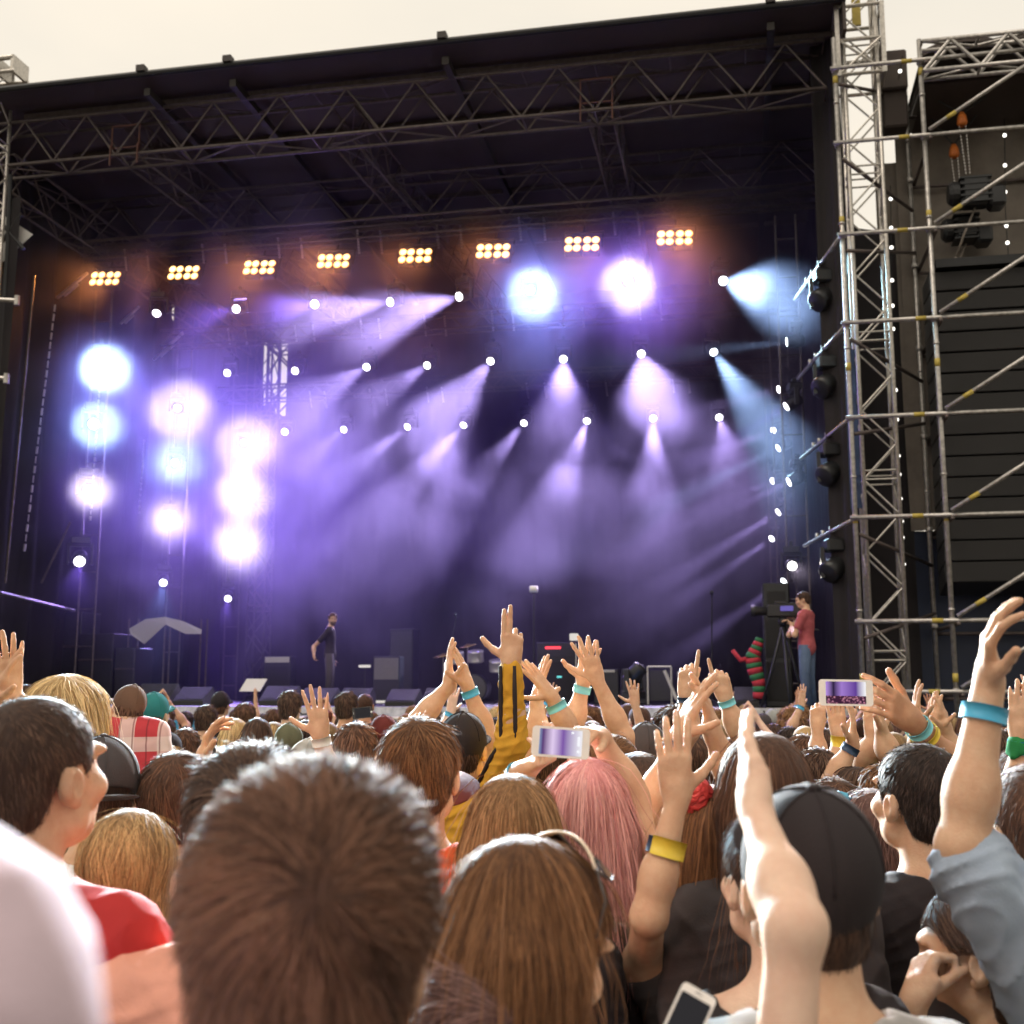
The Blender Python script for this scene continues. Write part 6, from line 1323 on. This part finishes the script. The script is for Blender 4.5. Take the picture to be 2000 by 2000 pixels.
USED = set(); PROTO = dict(FAR); DESC = {'short': 'short', 'long': 'long', 'cap': '', 'bun': 'bun of', 'bob': 'chin-length', 'crop': 'close-cropped', 'curly': 'curly', 'arms_one': 'short', 'arms_clap': 'short', 'arms_left': 'short'}
HNAME = dict(brown='brown', dark='dark', black='black', lightbrown='light brown', chestnut='chestnut', blond='blond', dblond='dark blond', red='reddish', mauve='greyish', pink='pink')
def place(key, x, ytop, dep, hc, sh_, sk='mid', cp='charcoal', yaw=0, label=None, grp='people in the distant crowd'):
    top_ = W3(x, ytop, dep); P = PROTO[key]
    if key in USED: r = copy_tree(P)
    else: r = P; USED.add(key)
    k = top_[2] / 1.74
    # the figure's crown sits over (0, .6); its root is at the heels
    r.rotation_euler = (0, 0, rad(-yaw)); off = Matrix.Rotation(rad(-yaw), 3, 'Z') @ Vector((0 - WO[P.name].x, .6 - WO[P.name].y, 0))
    r.scale = (min(1, k * 1.02),) * 2 + (k,); r.location = (top_[0] - off.x * r.scale[0], top_[1] - off.y * r.scale[0], 0)
    recolor(r, sk, sh_, hc, cp); FARP.append((r, key, x, ytop, dep, hc, sh_, cp, label)); tag(r, label or 'x', 'person', grp); return r
FARP = []
# people one can single out
for a in ((49, 1338, 10.5, 'short', 'dark', 'black', 'brown-haired round head at the far left just under the raised hands'), (326, 1430, 6.6, 'cap', 'dark', 'black', 'black capped person below the red checked shirt'), (300, 1352, 7.4, 'cap', 'brown', 'teal', 'person in a teal cap right of the tilted brown cap'),
          (362, 1424, 6.8, 'short', 'brown', 'grey', 'brown-haired head right of the black cap below the red checked shirt'), (402, 1378, 9.5, 'short', 'dark', 'black', 'dark head right of the blue banner gap on the left'), (460, 1405, 7.6, 'long', 'blond', 'white', 'blond long-haired woman in the left middle distance'),
          (330, 1458, 5.8, 'long', 'dblond', 'grey', 'dark blond woman just behind the round brown crop of hair'), (503, 1403, 7.2, 'long', 'dark', 'black', 'dark long-haired woman right of the distant blond one'), (536, 1412, 7.8, 'bob', 'dblond', 'white', 'fair short-haired person between dark hair and olive cap'),
          (565, 1412, 6.8, 'cap', 'brown', 'olive', 'person in an olive cap left of the raised palm'), (566, 1350, 9.0, 'short', 'dark', 'green', 'tall dark-haired person in green left of the raised camera'), (676, 1352, 9.5, 'short', 'dark', 'black', 'tall dark-haired person right of the raised camera'),
          (713, 1355, 11.0, 'crop', 'brown', 'charcoal', 'close-cropped head above the distant black phone'), (748, 1396, 7.6, 'cap', 'brown', 'maroon', 'person in a maroon cap right of the distant black phone'), (695, 1413, 4.7, 'short', 'brown', 'charcoal', 'brown short-haired head left of the boy with straight brown hair'),
          (1228, 1374, 9.5, 'crop', 'brown', 'white', 'close-cropped head below the moving lamp on the stage edge'), (1156, 1408, 7.6, 'crop', 'mauve', 'white', 'grey-haired head between the crossed hands and the phone'), (1596, 1462, 4.6, 'short', 'dark', 'charcoal', 'dark short-haired man under the thin raised arm'),
          (1568, 1436, 5.8, 'short', 'brown', 'maroon', 'brown-haired head left of the thin raised arm'), (1540, 1420, 8.5, 'short', 'black', 'black', 'small black-haired head near the blue banner on the right'), (1698, 1452, 5.2, 'short', 'brown', 'grey', 'brown-haired head under the phone hand'),
          (1722, 1494, 4.2, 'short', 'chestnut', 'charcoal', 'chestnut head left of the man in the black T-shirt'), (1674, 1500, 4.4, 'bob', 'dark', 'grey', 'dark chin-length hair left of the chestnut head'), (1745, 1430, 5.6, 'crop', 'dblond', 'salmon', 'fair close-cropped head behind the wristbands'),
          (1944, 1425, 5.0, 'short', 'dark', 'charcoal', 'dark-haired head between the big bare arm and the green hood'), (1610, 1424, 6.6, 'short', 'dark', 'black', 'dark head behind the thin raised arm'),(478, 1374, 9.5, 'short', 'brown', 'black', 'head behind the small camera on the left'), (430, 1350, 11.5, 'cap', 'brown', 'black', 'tiny capped head against the blue banner on the left'),
          (640, 1411, 8.4, 'crop', 'dblond', 'grey', 'fair cropped head right of the raised palm'), (596, 1408, 7.4, 'short', 'black', 'black', 'black-haired head left of the raised palm')):
    place(a[3], a[0], a[1], a[2], a[4], a[5], random.choice(['mid', 'pale', 'tan']), cp=a[5] if a[3] == 'cap' else 'charcoal', yaw=random.uniform(-18, 18), label=a[6])
# the rest of the field: keep only those the view shows something of
GRID = np.zeros((500, 500), bool)
def cover(x, y, dep, draw=True):
    rx = .1 * F / dep / 4; yy = y / 4; r_ = max(rx, .6)
    Y_, X_ = np.mgrid[0:500, 0:500]
    hd = ((X_ - x / 4) / r_) ** 2 + ((Y_ - yy - r_ * 1.3) / (r_ * 1.35)) ** 2 < 1
    if draw: bd_ = (np.abs(X_ - x / 4) < r_ * 2.2) & (Y_ > yy + r_ * 3.1); GRID[hd | bd_] = True
    return hd
for (x, y, d) in sorted([p for p in PEOPLE if p[1] > 0] + [(f[2], f[3], f[4]) for f in FARP], key=lambda p: p[2]): cover(x, y, d)
cand = []
rr = random.Random(21)
d = 4.6
while d < 15.6:
    wdt = 1060 * d / F; x = -wdt + rr.uniform(0, .5)
    while x < wdt:
        dd = d + rr.uniform(-.3, .3); h = rr.choice([rr.uniform(1.48, 1.6), rr.uniform(1.52, 1.64), rr.uniform(1.55, 1.7)]) - max(0, dd - 6.5) * .01
        if (S(0, 0, 0) - Vector((0, 0, 0))).y > 0 and (Vector((x, dd, 0)) - O0).dot(BX) < -1.9:
            px = 1000 + F * x / (dd * CT); py = 1000 - F * ((-dd * ST + (h - EZ) * CT) / (dd * CT + (h - EZ) * ST)); cand.append((px, py, dd))
        x += rr.uniform(.46, .75)
    d += rr.uniform(.55, .72)
cand.sort(key=lambda p: p[2]); n_ = 0
for (x, y, dd) in cand:
    if any(abs(x - f[2]) < 60 / f[4] * 2.2 and abs(dd - f[4]) < .45 for f in FARP): continue
    hd = cover(x, y, dd, False); tot = hd.sum()
    if tot == 0 or (hd & ~GRID).sum() < max(2, .12 * tot): continue
    cover(x, y, dd); n_ += 1
    key = rr.choices(['short', 'long', 'cap', 'bun', 'bob', 'crop', 'curly', 'arms_one', 'arms_clap', 'arms_left'], [30, 12, 9, 4, 7, 8, 3, 8, 8, 5])[0]
    hc = rr.choices(['brown', 'dark', 'black', 'chestnut', 'lightbrown', 'dblond', 'blond', 'red', 'mauve'], [27, 20, 8, 14, 9, 8, 7, 3, 5])[0]
    sh_ = rr.choices(['black', 'charcoal', 'grey', 'white', 'navy', 'maroon', 'olive', 'red', 'brown', 'cream', 'teal', 'orange', 'camo'], [30, 14, 8, 6, 8, 5, 4, 3, 5, 3, 3, 2, 2])[0]
    place(key, x, y, dd, hc, sh_, rr.choices(['mid', 'pale', 'tan'], [5, 3, 3])[0], rr.choice(['black', 'charcoal', 'maroon', 'greycap', 'navy']), rr.uniform(-35, 35))
ARMT = dict(arms_one='right arm raised', arms_clap='hands clapping overhead', arms_left='left arm raised, blue wristband')
ORDW = 'first second third fourth fifth sixth seventh eighth ninth tenth eleventh twelfth thirteenth fourteenth fifteenth sixteenth seventeenth eighteenth nineteenth twentieth'.split()
cl = {}
for f in FARP:
    if f[8]: continue
    r, key, x, y, dep, hc, sh_, cp, _ = f
    if key == 'cap': base_ = f'distant person in a {cp.replace("greycap", "pale grey")} cap and {sh_} top'
    else: base_ = f'distant person with {DESC[key]} {HNAME[hc]} hair, {sh_} top' + (', ' + ARMT[key] if key in ARMT else '')
    cl.setdefault(base_, []).append((x, r))
for base_, L_ in cl.items():
    L_.sort(key=lambda p: p[0])
    for i, (x, r) in enumerate(L_):
        zone = 'at far left' if x < 330 else 'left of centre' if x < 800 else 'near the middle' if x < 1250 else 'right of centre' if x < 1650 else 'at far right'
        r['label'] = (base_ if len(base_.split()) < 13 else base_.replace('distant person', 'person').replace(' raised, blue wristband', ' raised')) + (f', {ORDW[i]} from left' if len(L_) > 1 else f', {zone}')
for k, r in FAR:
    if k not in USED:
        for o in list(r.children_recursive) + [r]: bpy.data.objects.remove(o)
print('far', n_, len(FARP))
